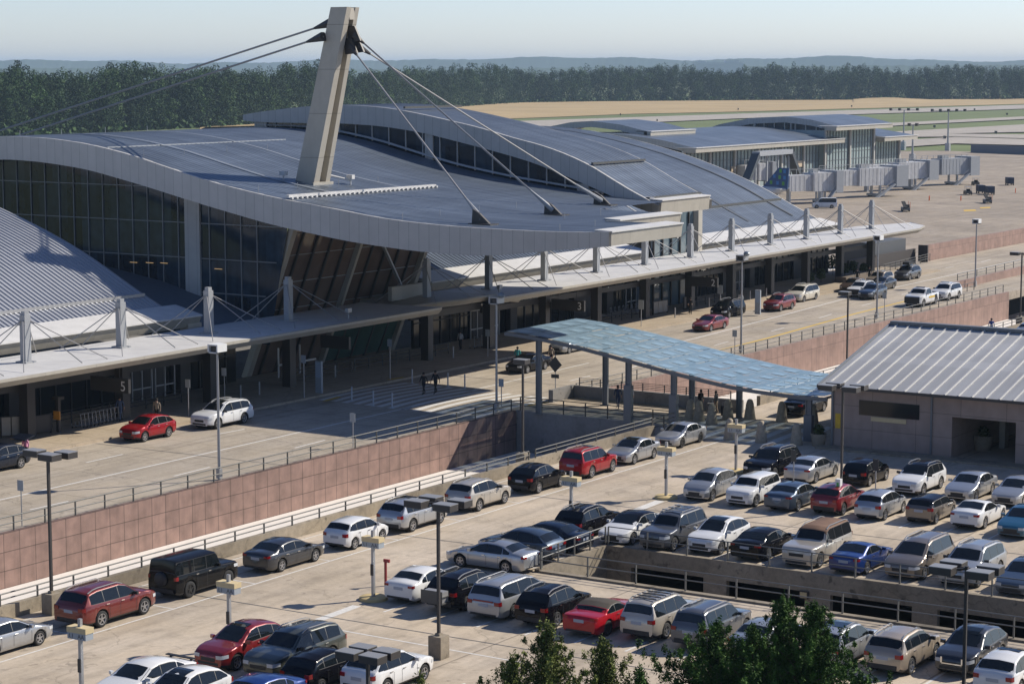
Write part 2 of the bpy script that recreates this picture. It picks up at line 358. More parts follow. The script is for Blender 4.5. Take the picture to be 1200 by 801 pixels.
def foliage_mat(name, dark, light, rough=.75, trans=.15):
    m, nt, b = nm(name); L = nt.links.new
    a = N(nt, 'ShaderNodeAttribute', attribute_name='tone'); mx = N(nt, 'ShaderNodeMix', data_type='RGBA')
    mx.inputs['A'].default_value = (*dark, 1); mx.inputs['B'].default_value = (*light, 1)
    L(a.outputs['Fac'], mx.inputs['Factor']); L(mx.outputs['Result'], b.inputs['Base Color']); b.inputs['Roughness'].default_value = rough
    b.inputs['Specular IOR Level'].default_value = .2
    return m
wood_m = foliage_mat('wood_foliage', (.014, .034, .012), (.075, .14, .035))
def edge_pt(px):              # foot of the wood, surveyed at apron level
    tab = [(-300, 166), (0, 160), (237, 149), (287, 146), (340, 142), (480, 129), (546, 124.5), (600, 120.5), (700, 119), (900, 117.5), (1200, 116.5), (1500, 116)]
    return np.array(at(px, lerp(tab, px), GZ)[:2])
C = []; RA = []; TN = []
for px in np.arange(-120, 1330, 2.6):
    e = edge_pt(px); d = e / np.linalg.norm(e)
    dist = np.linalg.norm(e)
    for k in range(5):
        if k and random.random() < .25: continue
        q = e + d * (k * 14 + random.uniform(-5, 9)) + np.array([-d[1], d[0]]) * random.uniform(-5, 5)
        h = random.uniform(27, 33.5) if k else random.uniform(16, 30)
        h *= .93 + .1 * math.sin(px * .045 + 1) * math.sin(px * .013) + random.uniform(-.06, .06)
        if random.random() < .12: h *= .75
        tone = random.choice([.0, .08, .15, .25, .35, .5, .95 if random.random() < .4 else .4])
        w = random.uniform(3.2, 5.2)
        nl = 6 if k < 2 else 3
        for j in range(nl):
            f = 1 - j / nl * (.95 if k < 2 else .5)
            C.append((q[0] + random.uniform(-3.2, 3.2), q[1] + random.uniform(-3.2, 3.2), GZ + h * f - 3 + random.uniform(-2, 1.5)))
            rr_ = w * (.65 + .5 * (1 - f)) ; RA.append((rr_, rr_, random.uniform(2.2, 4.5))); TN.append(tone + random.uniform(-.1, .1))
C = np.array(C); RA = np.array(RA); TN = np.array(TN)
link('far_wood', leaf_mesh('far_wood', C, RA, 105, .58, wood_m, seed=3, cols=TN, aspect=1.5)); tag(bpy.data.objects['far_wood'], kind='stuff')
# scrubby bushes at the wood's foot and on the dry field
C = []; RA = []; TN = []
for px in np.arange(-60, 1300, 4):
    e = edge_pt(px + random.uniform(-3, 3)); d = e / np.linalg.norm(e); q = e - d * random.uniform(0, 12)
    C.append((q[0], q[1], GZ + 1.5)); RA.append((4, 4, random.uniform(1.5, 4))); TN.append(random.uniform(.2, .7))
link('field_scrub', leaf_mesh('field_scrub', np.array(C), np.array(RA), 14, 1.8, wood_m, seed=5, cols=np.array(TN))); tag(bpy.data.objects['field_scrub'], kind='stuff')
# mounds on the field
b = MB(); rows = []
for i in range(9):
    r = []
    for j in range(40):
        px = 1000 + j * 6.; p = at(px, 121.5 - 1.0 * math.sin(j * .4) - (i * .9), GZ)
        r.append((p[0], p[1], GZ + .2 + 2.2 * math.sin(math.pi * i / 8) * max(.12, math.sin(j * .23) * .6 + .4 * math.sin(j * .09 + 1))))
    rows.append(r)
b.grid(rows); b.build('field_mound', dry_m, kind='structure', smooth=60)
# ---------------------------------------------------------------- paint on the ground
def stroke(b, pts, w, z=.006):
    P = [np.array(p[:2], float) for p in pts]
    for p, q in zip(P, P[1:]):
        d = q - p; d /= np.linalg.norm(d); n = np.array([-d[1], d[0]]) * w / 2
        b.poly([(*(p - n), z), (*(q - n), z), (*(q + n), z), (*(p + n), z)])
b = MB()
stroke(b, [(88, 95.4), (135, 95.8)], .18); stroke(b, [at(545, 459), at(690, 425)], .18)
stroke(b, [at(770, 407), at(814, 396.5), at(960, 358), at(1004, 346), at(1080, 330), at(1200, 303)], .2)
for a_, c_ in (((35, 597), (80, 587)), ((101, 541.6), (144, 532)), ((204, 557.5), (246, 547)), ((254.5, 508.6), (286.5, 502.5)), ((345.5, 524.5), (381, 515.4)), ((474, 492), (502, 486)),
             ((668, 446), (692, 440)), ((739, 431), (757, 424)), ((837, 404.7), (853.5, 400)), ((903.7, 388), (918.7, 384)), ((960, 372.5), (974.5, 368)), ((1010, 358), (1022, 355)), ((1057, 345), (1064, 343)), ((1066, 324), (1076, 322)), ((1108, 314), (1118, 312)), ((1150, 307), (1161, 304)), ((600, 385), (640, 378))):
    stroke(b, [at(*a_), at(*c_)], .16)
b.build('lane_marking', white_paint, kind='structure')
b = MB()
y = 88.9; k = 0
while y < 104.2:
    c = 4.5 * ((y - 96) / 8) ** 2 * 0
    pts = [(133.2 + .25 * (y - 88) * .2 + t * 11.2, y + .55 * math.sin(t * math.pi) - .2 * t) for t in np.linspace(0, 1, 9)]
    stroke(b, pts, .55); y += 1.13
b.build('crosswalk', white_paint, kind='structure')
b = MB()
for i in range(8): stroke(b, [(134.2, 64.6 + i * 1.25), (143.6, 65.3 + i * 1.25)], .6)
b.build('bridge_crosswalk', white_paint, kind='structure')
b = MB()
stroke(b, [at(800, 421), at(900, 396), at(1000, 368), at(1060, 353)], .3); stroke(b, [at(618, 475), at(690, 462)], .3)
stroke(b, [at(380, 472), at(398, 467)], .35, .16); stroke(b, [at(455, 447), at(473, 444)], .35, .16)
b.build('yellow_marking', yellow_paint, kind='structure')
b = MB()
for y in np.arange(31.5, 62.5, 2.62): stroke(b, [(82.6, y), (88.2, y)], .13)
for y in np.arange(50.3, 62, 2.62): stroke(b, [(69.6, y), (74.6, y)], .11)
for y in np.arange(34.2, 62.4, 2.62): stroke(b, [(101.0, y), (105.6, y)], .11)
for y in np.arange(37, 62.4, 2.62): stroke(b, [(113.6, y), (118.8, y)], .11); stroke(b, [(122.6, y), (126.8, y)], .11)
for x in np.arange(92, 100, 2.7): stroke(b, [(x - .4, 58.9), (x - .4, 63.6)], .11)
stroke(b, [(66, 69.0), (136, 69.1)], .12); stroke(b, [(66, 73.4), (127, 73.6)], .1)
stroke(b, [(78.8, 61.9), (82.9, 62.1)], .5); stroke(b, [(78.8, 61.6), (78.6, 50)], .12); stroke(b, [(106.5, 62), (113.2, 62.4)], .6)
for x in np.arange(71.6, 128, 6.1): stroke(b, [(x, 69.1), (x, 72.2)], .1)
b.build('bay_marking', white_paint, kind='structure')
# tar-sealed joints crossing the deck and road
b = MB()
for p, q in (((86.6, 69.0), (79.5, 50)), ((97.6, 70), (97.9, 59.6)), ((107.6, 60), (107.4, 30))): pass
for X_ in (80.3, 96.9, 110.4): stroke(b, [(X_, 73.6), (X_ + .6, 59 if 93 < X_ < 101 else 20)], .07, .009)
for X_ in (110.0, 128.5, 150.6, 172, 200): stroke(b, [(X_, 104.5), (X_ + .4, 88.4)], .07, .009)
b.build('sealed_joint', joint_m, kind='structure')

# ---------------------------------------------------------------- walls round the roads
def thing_box(name, mat, boxes, label, cat, **kw):
    b = MB()
    for bx in boxes: b.box(*bx)
    return b.build(name, mat, label=label, cat=cat, **kw)
thing_box('retaining_wall', pink, [(40, 137.2, 87.9, 88.2, -5.8, .12)], 'long pink panelled retaining wall under the road railing, left of the bridge', 'wall')
thing_box('retaining_wall', pink_r, [(146.05, 240.6, 87.85, 88.17, -5.8, .12)], 'pink panelled retaining wall right of the glass walkway, below the parked police vehicles', 'wall')
b = MB(); b.prism([(240.9, -5.8), (240.9, .8), (300, 1.2), (330, 1.2), (330, -5.8)], 94.4, 94.8, 'y'); b.build('retaining_wall', pink_r, label='pink panelled wall at the right edge with a dark opening in it', cat='wall')
b = MB(); b.box(244, 300, 94.2, 94.39, -4.6, -1.6); b.build('opening_shade', black, label='black opening low in the pink wall at the right edge', cat='opening')  # black box paints the shade of an opening; the wall behind is unbroken
thing_box('boundary_wall', pink_r, [(273.2, 420, 111.5, 111.9, -1, 2.1)], 'tall pale pink panelled wall beyond the far end of the road', 'wall')
dk = plain('dark_brown_panel', (.05, .042, .038), .7)
t = thing_box('boundary_wall', dk, [(252, 273, 112.6, 112.9, -.3, 1.7)], 'dark brown wall between the terminal canopy end and pink wall', 'wall')
thing_box('utility_box', plain('slate_panel', (.09, .095, .1), .6), [(263, 273, 114, 119, -1, 3.0)], 'slate grey equipment box beside the pale pink wall', 'box')
thing_box('boundary_wall', dk, [(272.9, 273.19, 110.9, 112.2, 0, 2.2)], 'dark end pier of the pale pink wall', 'wall')
thing_box('parapet_wall', wall_con, [(53, 133.6, 74.12, 74.42, -5.5, .68)], 'stained concrete parapet along the far edge of the parking deck', 'wall')
thing_box('parapet_wall', wall_con, [(150, 250, 74.12, 74.42, -5.5, .68)], 'concrete parapet of the deck behind the brown station building', 'wall')
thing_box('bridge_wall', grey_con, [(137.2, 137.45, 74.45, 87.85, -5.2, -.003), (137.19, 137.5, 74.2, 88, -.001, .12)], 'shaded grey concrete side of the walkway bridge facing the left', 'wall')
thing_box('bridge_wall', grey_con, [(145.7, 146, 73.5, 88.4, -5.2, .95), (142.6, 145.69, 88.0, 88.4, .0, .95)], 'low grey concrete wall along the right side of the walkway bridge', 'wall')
b = MB(); b.box(50, 137.1, 84.2, 87.85, -5.2, -2.95); b.build('concrete_ledge', white_ledge, label='white sunlit ledge at the foot of the left pink wall', cat='ledge')
b = MB(); b.box(146.1, 240, 84.6, 87.8, -4.6, -2.95); b.build('concrete_ledge', white_ledge, label='white sunlit ledge at the foot of the right pink wall', cat='ledge')
# deck ramp walls
thing_box('ramp_wall', wall_con, [(HX0 - .3, HX1 - .005, HY - .02, HY + .28, -3.6, .16)], 'sunlit stained concrete end wall of the sunken ramp', 'wall')
b = MB(); b.box(HX1, HX1 + .35, -10, HY, -.85, .16); b.box(HX1, HX1 + .35, -10, HY, -3.6, -3.1)
sl_ = [(739, 824), (851, 943), (973, 1069), (1099, 1215), (1245, 1340)]; yy_ = [HY] + [on_x(x, 690, HX1)[1] for s in sl_ for x in s] + [-10]
for y1, y0 in zip(yy_[::2], yy_[1::2]): b.box(HX1 + .01, HX1 + .34, y0, y1, -3.1, -.85)
b.build('ramp_wall', wall_con, label='shaded concrete wall with long dark slots across the sunken ramp', cat='wall')
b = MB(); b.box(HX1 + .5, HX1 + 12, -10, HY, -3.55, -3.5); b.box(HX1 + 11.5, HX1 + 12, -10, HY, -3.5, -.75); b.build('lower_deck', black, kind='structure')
b = MB(); b.box(HX0 - .35, HX0 + .03, -10, HY - .03, -3.5, .1); b.build('deck_kerb', wall_con, kind='structure')
wl = empty('wall_lamp', (HX1 - .02, on_x(943, 693, HX1)[1], -1.0), label='small bulkhead lamp on the shaded ramp wall', cat='lamp')
b = MB(); b.box(-.12, 0, -.25, .25, -.2, .2); b.build('housing', dark_steel, wl); b = MB(); b.box(-.15, -.12, -.18, .18, -.14, .14); b.build('lens', plain('lamp_lens', (.55, .45, .25), .4), wl)

# ---------------------------------------------------------------- railings
def railing(p, q, hgt, step, label, mat=rail_m, rails=2, r=.035, base=0., double=False, gap=None):
    p = np.array(p, float); q = np.array(q, float); L_ = np.linalg.norm(q - p); n = max(1, round(L_ / step))
    root = empty('railing', tuple(p), label=label, cat='railing')
    b = MB()
    for k in range(rails):
        z = hgt * (1 - k / max(1, rails) * .92)
        b.tube((0, 0, z), tuple(np.append((q - p)[:2], (q - p)[2] + z)), r, n=6)
    b.build('rail', mat, root)
    pm = MB(); pm.box(-.035, .035, -.035, .035, base, hgt); me = pm.mesh('post', mat)
    cnt = min(n + 1, 99)
    for i in range(cnt): link('post', me, root, tuple((q - p) * i / max(1, cnt - 1)))
    return root
railing((62, 88.05, .1), (136.8, 88.05, .1), .85, 2.4, 'grey two-rail railing along the road edge above the left pink wall')
railing((146.6, 88.35, .1), (240, 88.35, .1), .85, 2.4, 'grey two-rail railing along the road edge above the right pink wall')
railing((62, 74.25, .68), (117.4, 74.25, .68), .55, 2.4, 'low dark pipe railing on the parapet behind the street row of cars')
railing((118.2, 74.25, .68), (133.4, 74.25, .68), .55, 2.4, 'low dark pipe railing on the parapet behind the silver sedans')
railing((152, 74.25, .68), (240, 74.25, .68), .6, 2.4, 'pipe railing on the parapet behind the brown station building')
railing((137.35, 87.6, .12), (137.35, 74.5, .12), 1.0, 1.9, 'dark railing along the left side of the walkway bridge', dark_steel, 3)
railing((145.85, 87.6, .95), (145.85, 74.5, .95), .6, 1.9, 'dark railing on the low wall right of the walkway bridge', dark_steel, 4, .02)
railing((133.6, 74.3, .1), (137.2, 74.5, .1), 1.0, 1.8, 'short dark railing at the corner beside the walkway post', dark_steel, 3)
gm = plain('light_rail', (.16, .16, .15), .5, metal=.3)
railing((HX0 + .1, HY + .1, .15), (HX1 + .1, HY + .15, .15), 1.0, 1.6, 'light grey railing at the end of the sunken ramp behind the silver sedan', gm, 2, .032)
railing((HX1 + .15, HY, .15), (HX1 + .15, 30, .15), 1.0, 2.35, 'long light grey railing in front of the cars above the sunken ramp', gm, 2, .03)
railing((HX0 - .15, HY, .1), (HX0 - .15, 28, .1), 1.0, 2.9, 'light grey railing on the near side of the sunken ramp', gm, 2, .03)
railing((240.5, 92, .1), (232, 92, .1), .9, 2, 'short railing behind the parked white police suv', dark_steel, 2)
railing((242, 94.6, .9), (300, 94.6, 1.2), .8, 3, 'railing on the pink wall at the right edge')
railing((97, 111.2, .15), (126.5, 111.2, .15), 1.0, 2.0, 'dark kerb railing behind the luggage trolleys at the left entrance', dark_steel, 3, .03)
railing((138.5, 110.4, .15), (147.0, 110.4, .15), 1.0, 2.0, 'dark railing left of the lobby crossing under the canopy', dark_steel, 3, .03)
railing((147.6, 110.6, .15), (161.2, 110.4, .15), 1.0, 2.0, 'grey railing in front of the slanted bronze glass entrance', rail_m, 3, .03)
railing((186, 110.4, .15), (196, 110.4, .15), 1.0, 2.0, 'dark railing beside the barriers under terminal sign two', dark_steel, 3, .03)
railing((206, 110.4, .15), (214, 110.4, .15), 1.0, 2.0, 'dark railing behind the black minivan under the canopy', dark_steel, 3, .03)
railing((253, 109, .15), (272.8, 110.5, .15), 1.0, 2.0, 'railing by the dark wall past the end of the canopy', rail_m, 3, .03)
# ================================================================ TERMINAL
TERM = empty('terminal_building', (136, 110, 0), label='long terminal with curved blue grey metal roofs, dark glass walls and cable stayed pylon', cat='terminal')
TERM.location = (0, 0, 0)
PA = [(79.3, 13.8), (82, 13.65), (86, 13.6), (92, 13.65), (96, 13.8), (99.6, 14.05), (103, 14.5), (108.3, 15.1), (111.2, 15.5), (115.5, 16.2), (120, 17.2), (124.6, 18.3), (129.4, 19.1), (134, 19.5), (139, 19.55), (145, 19.2), (155, 17.9), (166, 15), (176, 11)]
PAB = [(79.3, 12.75), (82, 12.5), (84.3, 12.2), (90, 11.55), (96, 11.65), (102.2, 12.1), (109.8, 13.1), (113.2, 13.75), (117.1, 14.5), (123.2, 15.8), (129.5, 17), (135, 17.5), (139.4, 17.6), (145, 17.2), (155, 16), (166, 13.2), (176, 9.5)]
PB = [(94.2, 13.4), (96, 14.2), (98, 15.05), (100, 16.2), (102, 17.1), (105.7, 18.3), (109.3, 19.0), (113, 19.9), (119.8, 21.1), (124, 21.65), (128.2, 21.8), (132.7, 21.65), (139, 21.0), (140.8, 20.7)]
PBB = [(94.2, 12.6), (96.1, 12.95), (99.9, 14.45), (102.2, 15.2), (105.7, 16.4), (107.8, 17.0), (112.5, 18.0), (119.2, 19.3), (124, 19.85), (129, 20.05), (133, 20.0), (139.2, 20.0), (140.8, 20.15)]
PR = [(115, 6.1), (116.4, 6.75), (118.6, 7.7), (121.2, 9.0), (124, 10.4), (127.4, 11.8), (130.6, 12.9), (133.7, 13.9), (137, 14.8), (142.9, 16.1), (149, 17.1), (155, 17.55), (162, 17.6), (170, 17.2), (180, 15.8), (190, 13.5)]
def ribbed(b, prof, x0, x1, y0, y1, step=.6, rw=.12, rh=.06, ny=26, sm=1.5):
    ys = np.linspace(y0, y1, ny); xs = []
    n = max(1, round((x1 - x0) / step)); s = (x1 - x0) / n
    for k in range(n):
        a = x0 + k * s
        xs += [(a, 0), (a + s - rw - .05, 0), (a + s - rw, rh), (a + s - .05, rh)]
    xs.append((x1, 0))
    rows = [[(x, y, smooth_lerp(prof, y, min(sm, max(.02, y - y0), max(.02, y1 - y))) + h) for y in ys] for x, h in xs]
    b.grid(rows)
def strip_fascia(b, X, th, pt, pb, y0, y1, ny=30):
    ys = np.linspace(y0, y1, ny)
    T = [(X, y, smooth_lerp(pt, y, min(1.5, max(.02, y - y0), max(.02, y1 - y)))) for y in ys]; B = [(X, y, smooth_lerp(pb, y, min(1.5, max(.02, y - y0), max(.02, y1 - y)))) for y in ys]
    T2 = [(X + th, p[1], p[2]) for p in T]; B2 = [(X + th, p[1], p[2]) for p in B]
    b.grid([B, T, T2, B2, B])
# ---- roof A (three staggered noses)
b = MB()
for x0, x1, y0 in ((136.25, 147, 79.7), (147, 158.5, 86), (158.5, 169.9, 93.6)):
    ribbed(b, PA, x0, x1, y0, 176, .62, .12, .022, 44)
b.build('roof', roof_m, TERM, smooth=25)
b = MB()
for x0, x1, y0 in ((136.3, 147, 79.9), (147, 158.5, 86.1), (158.5, 170, 93.7)):
    ys = np.linspace(y0, 160, 30); b.grid([[(x0, y, lerp(PAB, y)) for y in ys], [(x1, y, lerp(PAB, y)) for y in ys]])
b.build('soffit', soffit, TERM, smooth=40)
b = MB(); strip_fascia(b, 136.0, .35, PA, PAB, 79.3, 176, 60); b.build('fascia', beige_pan, TERM, smooth=40)
def front_fascia(x0, x1, y, zt, zb, dep=1.4, lean=.35):
    """sunlit front gutter and fascia of a roof; the top is a white gutter"""
    b = MB(); b.prism([(y, zt), (y + .12, zb), (y + .5, zb), (y + .4, zt)], x0, x1, 'x'); b.build('fascia', beige_x, TERM)
    b = MB(); b.prism([(y - .1, zt + .002), (y - .1, zt + .1), (y + dep, zt + .16), (y + dep, zt + .06)], x0 - .05, x1, 'x'); b.build('gutter', white_roof, TERM)
front_fascia(136.36, 147, 79.3, 13.72, 12.75)
front_fascia(148.6, 158.6, 85.7, 13.6, 12.75)
b = MB(); b.box(146.9, 147.1, 79.7, 86, 12.6, 13.7); b.box(158.4, 158.62, 86.1, 93.6, 12.5, 13.6); b.build('side_fascia', beige_pan, TERM)
# ---- roof B
b = MB(); ribbed(b, PB, 170.3, 180, 95.0, 141.2, .6, .12, .024, 34); b.build('roof', roof_m, TERM, smooth=25)
b = MB(); strip_fascia(b, 170.0, .35, PB, PBB, 94.2, 140.8, 44); strip_fascia(b, 179.9, .25, PB, PBB, 94.2, 140.8, 44); b.build('fascia', beige_pan, TERM, smooth=40)
b = MB(); ys = np.linspace(94.4, 140.8, 30); b.grid([[(170.3, y, lerp(PBB, y)) for y in ys], [(180, y, lerp(PBB, y)) for y in ys]]); b.build('soffit', soffit, TERM, smooth=40)
front_fascia(170.36, 179.4, 94.0, 13.75, 12.55, 1.3)
b = MB(); b.box(170.3, 180, 95.2, 95.6, 13.9, 14.05); 
for y, z in ((101.0, 16.75), (121.5, 21.5)): b.box(170.4, 179.9, y, y + .22, z, z + .2)
b.build('roof_seam', rail_m, TERM)
# clerestory of B standing on roof A
b = MB(); ys = list(np.arange(94.6, 139.6, 1.0)) + [139.6]
b.grid([[(170.6, y, lerp(PA, y) - .4) for y in ys], [(170.6, y, lerp(PBB, y) + .1) for y in ys]]); b.build('clerestory_glass', glass_d, TERM)
b = MB()
for y in np.arange(96.2, 139.6, 1.95): b.box(170.48, 170.6, y - .05, y + .05, lerp(PA, y), lerp(PBB, y) + .05)
for y0, y1 in ((101.5, 102.7), (118.4, 119.3), (138.2, 139.7)): b.box(170.42, 170.6, y0, y1, lerp(PA, y0) - .1, lerp(PBB, y0) + .05)
b.build('clerestory_frame', beige_pan, TERM)
b = MB(); ys = np.linspace(94.8, 139.4, 24); b.grid([[(170.3, y, lerp(PA, y) + .16) for y in ys], [(170.58, y, lerp(PA, y) + .3) for y in ys]]); b.build('flashing', white_roof, TERM)
b = MB(); b.box(170.6, 179.8, 139.4, 139.7, 16, 20.2); b.build('end_wall', beige_x, TERM)
# ---- low arched roofs R (right), L (left), M (middle)
b = MB(); ribbed(b, PR, 180, 215, 117.5, 190, .62, .12, .022, 30); ribbed(b, PR, 215.4, 250.7, 115.4, 190, .62, .12, .022, 34); b.build('roof', roof_m, TERM, smooth=25)
b = MB()
for X_ in (186, 198, 210, 222, 234, 246):
    ys = np.linspace(117.6, 180, 30)
    b.grid([[(X_, y, smooth_lerp(PR, y, .5) + .1) for y in ys], [(X_ + .5, y, smooth_lerp(PR, y, .5) + .1) for y in ys]])
b.build('roof_joint', joint_m, TERM)
b = MB()
for (yy, x0, x1) in ((121.0, 181, 250), (150, 181, 215)): b.box(x0, x1, yy, yy + .25, lerp(PR, yy) + .05, lerp(PR, yy) + .3)
b.build('roof_seam', rail_m, TERM)
b = MB(); ribbed(b, PR, 60, 130.3, 115.4, 150, .5, .22, .1, 26); b.build('roof', roof_l, TERM)
b = MB()
for X_ in (99.5, 112.2): 
    ys = np.linspace(115.8, 150, 24); b.grid([[(X_, y, smooth_lerp(PR, y, .5) + .17) for y in ys], [(X_ + .9, y, smooth_lerp(PR, y, .5) + .17) for y in ys]])
b.build('roof_joint', joint_m, TERM)
b = MB(); b.box(84, 130.2, 118.0, 118.2, lerp(PR, 118) + .1, lerp(PR, 118) + .34); b.build('roof_seam', galv, TERM)
b = MB(); strip_fascia(b, 130.3, .25, PR, [(y, z - .5) for y, z in PR], 115.4, 150); b.build('fascia', roof_l, TERM, smooth=40)
b = MB(); strip_fascia(b, 250.7, .25, PR, [(y, z - .9) for y, z in PR], 115.4, 190); strip_fascia(b, 215.15, .25, PR, [(y, z - .9) for y, z in PR], 115.4, 190); b.build('fascia', beige_pan, TERM, smooth=40)
b = MB(); ribbed(b, PR, 163.5, 203, 115.4, 124, .62, .12, .06, 10); b.build('roof', roof_m, TERM)
for x0, x1 in ((60, 131.8), (163.2, 203), (214.6, 251.2)):
    b = MB(); b.prism([(113.6, 6.1), (114.0, 5.3), (116, 5.3), (116, 6.3)], x0, x1, 'x'); b.build('fascia', beige_x, TERM)
    b = MB(); b.prism([(113.5, 6.11), (113.5, 6.22), (116.3, 6.85), (116.3, 6.4)], x0, x1, 'x'); b.build('gutter', white_roof, TERM)
# link roof between L and the hall
b = MB(); b.grid([[(130.4, y, z) for y, z in ((113.8, 4.9), (118, 5.6), (125, 7.2), (133, 8.4), (150, 9.6))], [(140.1, y, z) for y, z in ((113.8, 4.9), (118, 6.0), (125, 7.6), (133, 8.8), (150, 9.8))]])
b.build('link_roof', plain('bitumen_roof', (.11, .14, .175), .6, var=.15), TERM)
b = MB(); b.box(130.4, 140, 113.5, 113.8, 3.3, 4.85); b.box(130.4, 132, 113.8, 114.6, 4.9, 5.6); b.build('link_wall', beige_x, TERM)
# ---- hall side wall (glass facing -X)
def plane_y(z): return 114.5 - .41 * (z - 5.2)
b = MB(); ys = [111.3, 112.6, 114.6, 117] + list(np.arange(119, 165, 2.))
b.grid([[(140, max(y, 113.5), min(9, 3.0)) if y < 113 else (140, y, 3.) for y in ys], [(140, y, lerp(PAB, y) + .1) for y in ys]])
b.build('glass_wall', glass_d, TERM)
b = MB()
for k in range(27):
    y = 114.6 + k * 1.68; 
    if 120.5 < y < 122.3: continue
    b.box(139.9, 140, y - .04, y + .04, 4, lerp(PAB, y) + .05)
for z in (6.9, 9.7, 12.6, 15.5):
    ys = [y for y in np.arange(112, 160, .5) if lerp(PAB, y) > z + .1]; b.box(139.91, 139.999, max(ys[0], plane_y(z)), 158, z - .035, z + .035)
b.build('mullion', mull, TERM)
b = MB(); b.box(139.8, 140, 120.6, 122.2, 4, lerp(PAB, 121) + .3); b.build('wall_panel', beige_pan, TERM)
# ceiling lights and blinds seen through the glass wall
b = MB()
for y, z in ((125.8, 9.05), (127.6, 9.0), (124.2, 9.1), (118.3, 8.9)): b.box(139.86, 139.9, y, y + .8, z, z + .04)
b.build('ceiling_lamp', plain('lamp_warm', (.9, .6, .3), .5, emit=((1, .62, .25), .35)), TERM)
# ---- slanted entrance bays
def bay(x0, x1, ztop, cols, gm_):
    n = round((x1 - x0) / 2.08); b = MB()
    b.poly([(x0, plane_y(0), 0), (x1, plane_y(0), 0), (x1, plane_y(ztop), ztop), (x0, plane_y(ztop), ztop)]); b.build('bay_glass', gm_, TERM)
    b = MB()
    for k in range(1, n):
        X_ = x0 + (x1 - x0) * k / n
        b.beam((X_, plane_y(0) - .06, 0), (X_, plane_y(ztop) - .06, ztop), .2, .25, (0, 1, 0))
    b.build('mullion', mull_d, TERM)
    b = MB()
    for z in (5.6, 7.9, 10.2, 12.0):
        if z < ztop: b.beam((x0, plane_y(z) - .05, z), (x1, plane_y(z) - .05, z), .06, .06)
    b.build('transom', mull, TERM)
    for X_, w in cols:
        b = MB(); b.beam((X_, plane_y(0) - .2, 0), (X_, plane_y(ztop) - .2, ztop), w, .55, (0, 1, 0)); b.build('slanted_column', beige_x, TERM)
bay(140.2, 161, 13.6, ((140.5, .6), (150.4, .35), (160.7, .5)), glass_b)
b = MB(); b.box(203.2, 213, 113.2, 113.4, 0, 9.9); b.build('bay_glass', plain('bay_blue_glass', (.1, .14, .16), .12), TERM)
b = MB()
for k in range(6): b.box(203.2 + k * 1.93, 203.36 + k * 1.93, 113.0, 113.19, 0, 9.9)
b.build('mullion', mull_d, TERM)
b = MB(); b.grid([[(161.05, plane_y(0), 0), (161.05, plane_y(13), 13)], [(161.05, 122, 0), (161.05, 122, 13)]]); b.build('bay_return', glass_d, TERM)
b = MB(); b.box(212.3, 213.2, 112.6, 113.4, 5, 10.2); b.build('column', beige_x, TERM)
b = MB(); b.poly([(151, plane_y(0) - .2, 0.2), (160.4, plane_y(0) - .2, 0.2), (160.4, plane_y(4) - .2, 4.), (151, plane_y(4) - .2, 4.)]); b.build('lobby_glass', glass_g, TERM)
b = MB(); b.prism([(112.2, 4.3), (112.2, 5.35), (115, 5.5), (115, 4.3)], 153.6, 160.8, 'x'); b.build('lobby_fascia', beige_x, TERM)
b = MB(); b.box(153.4, 158.2, 110.9, 111.3, 5.5, 6.7); b.build('lobby_fascia', beige_x, TERM)
# diagonal brace behind the bronze glass
b = MB(); b.beam((150.6, 110.9, 12.6), (158.6, 113.6, 6.2), .22, .22); b.build('brace', mast_steel, TERM)
# ---- canopy along the kerb
def cz(X): return 5.3 + (X - 108) * .0028
b = MB()
prof = lambda X: [(104.6, cz(X) + .1), (104.9, cz(X) - .42), (106.0, cz(X) - .5), (112.9, cz(X) - .3), (112.9, cz(X) + .0), (110, cz(X) + .02), (106, cz(X) + .06)]
rows = []
segs = [(60, 0), (100, 0), (137, 0), (152, 0)]
def canopy(x0, x1, name='canopy_roof', taper=False, shift=0.):
    xs = np.linspace(x0, x1, 24); rows = []; tops = []; und = []
    for X in xs:
        y0 = 104.6 + shift
        if taper: 
            t = max(0, (X - (x1 - 9)) / 9); y0 += 5.0 * t ** 2
        z = cz(X)
        back = max(y0 + .3, 112.9 - (4.5 * t ** 1.5 if taper else 0))
        rows.append([(X, y0 + .35, z - .5), (X, y0, z - .12), (X, y0, z + .06), (X, y0 + .12, z + .08)])
        tops.append([(X, y0 + .12, z + .08), (X, (y0 + back) / 2, z + .02), (X, back, z), (X, back, z - .35)]); und.append([(X, back, z - .35), (X, (y0 + back) / 2, z - .42), (X, y0 + .35, z - .5)])
    b = MB(); b.grid(rows); b.poly(list(rows[0])[::-1]); b.build('canopy_fascia', beige_x, TERM)
    b = MB(); b.grid(tops); b.build(name, white_roof, TERM); b = MB(); b.grid(und); b.build('canopy_soffit', dark_steel, TERM)  # underside coloured dark to paint in the shade below the canopy
canopy(60, 138.5); canopy(138.5, 151.8, shift=.0); canopy(160.2, 264, taper=True)
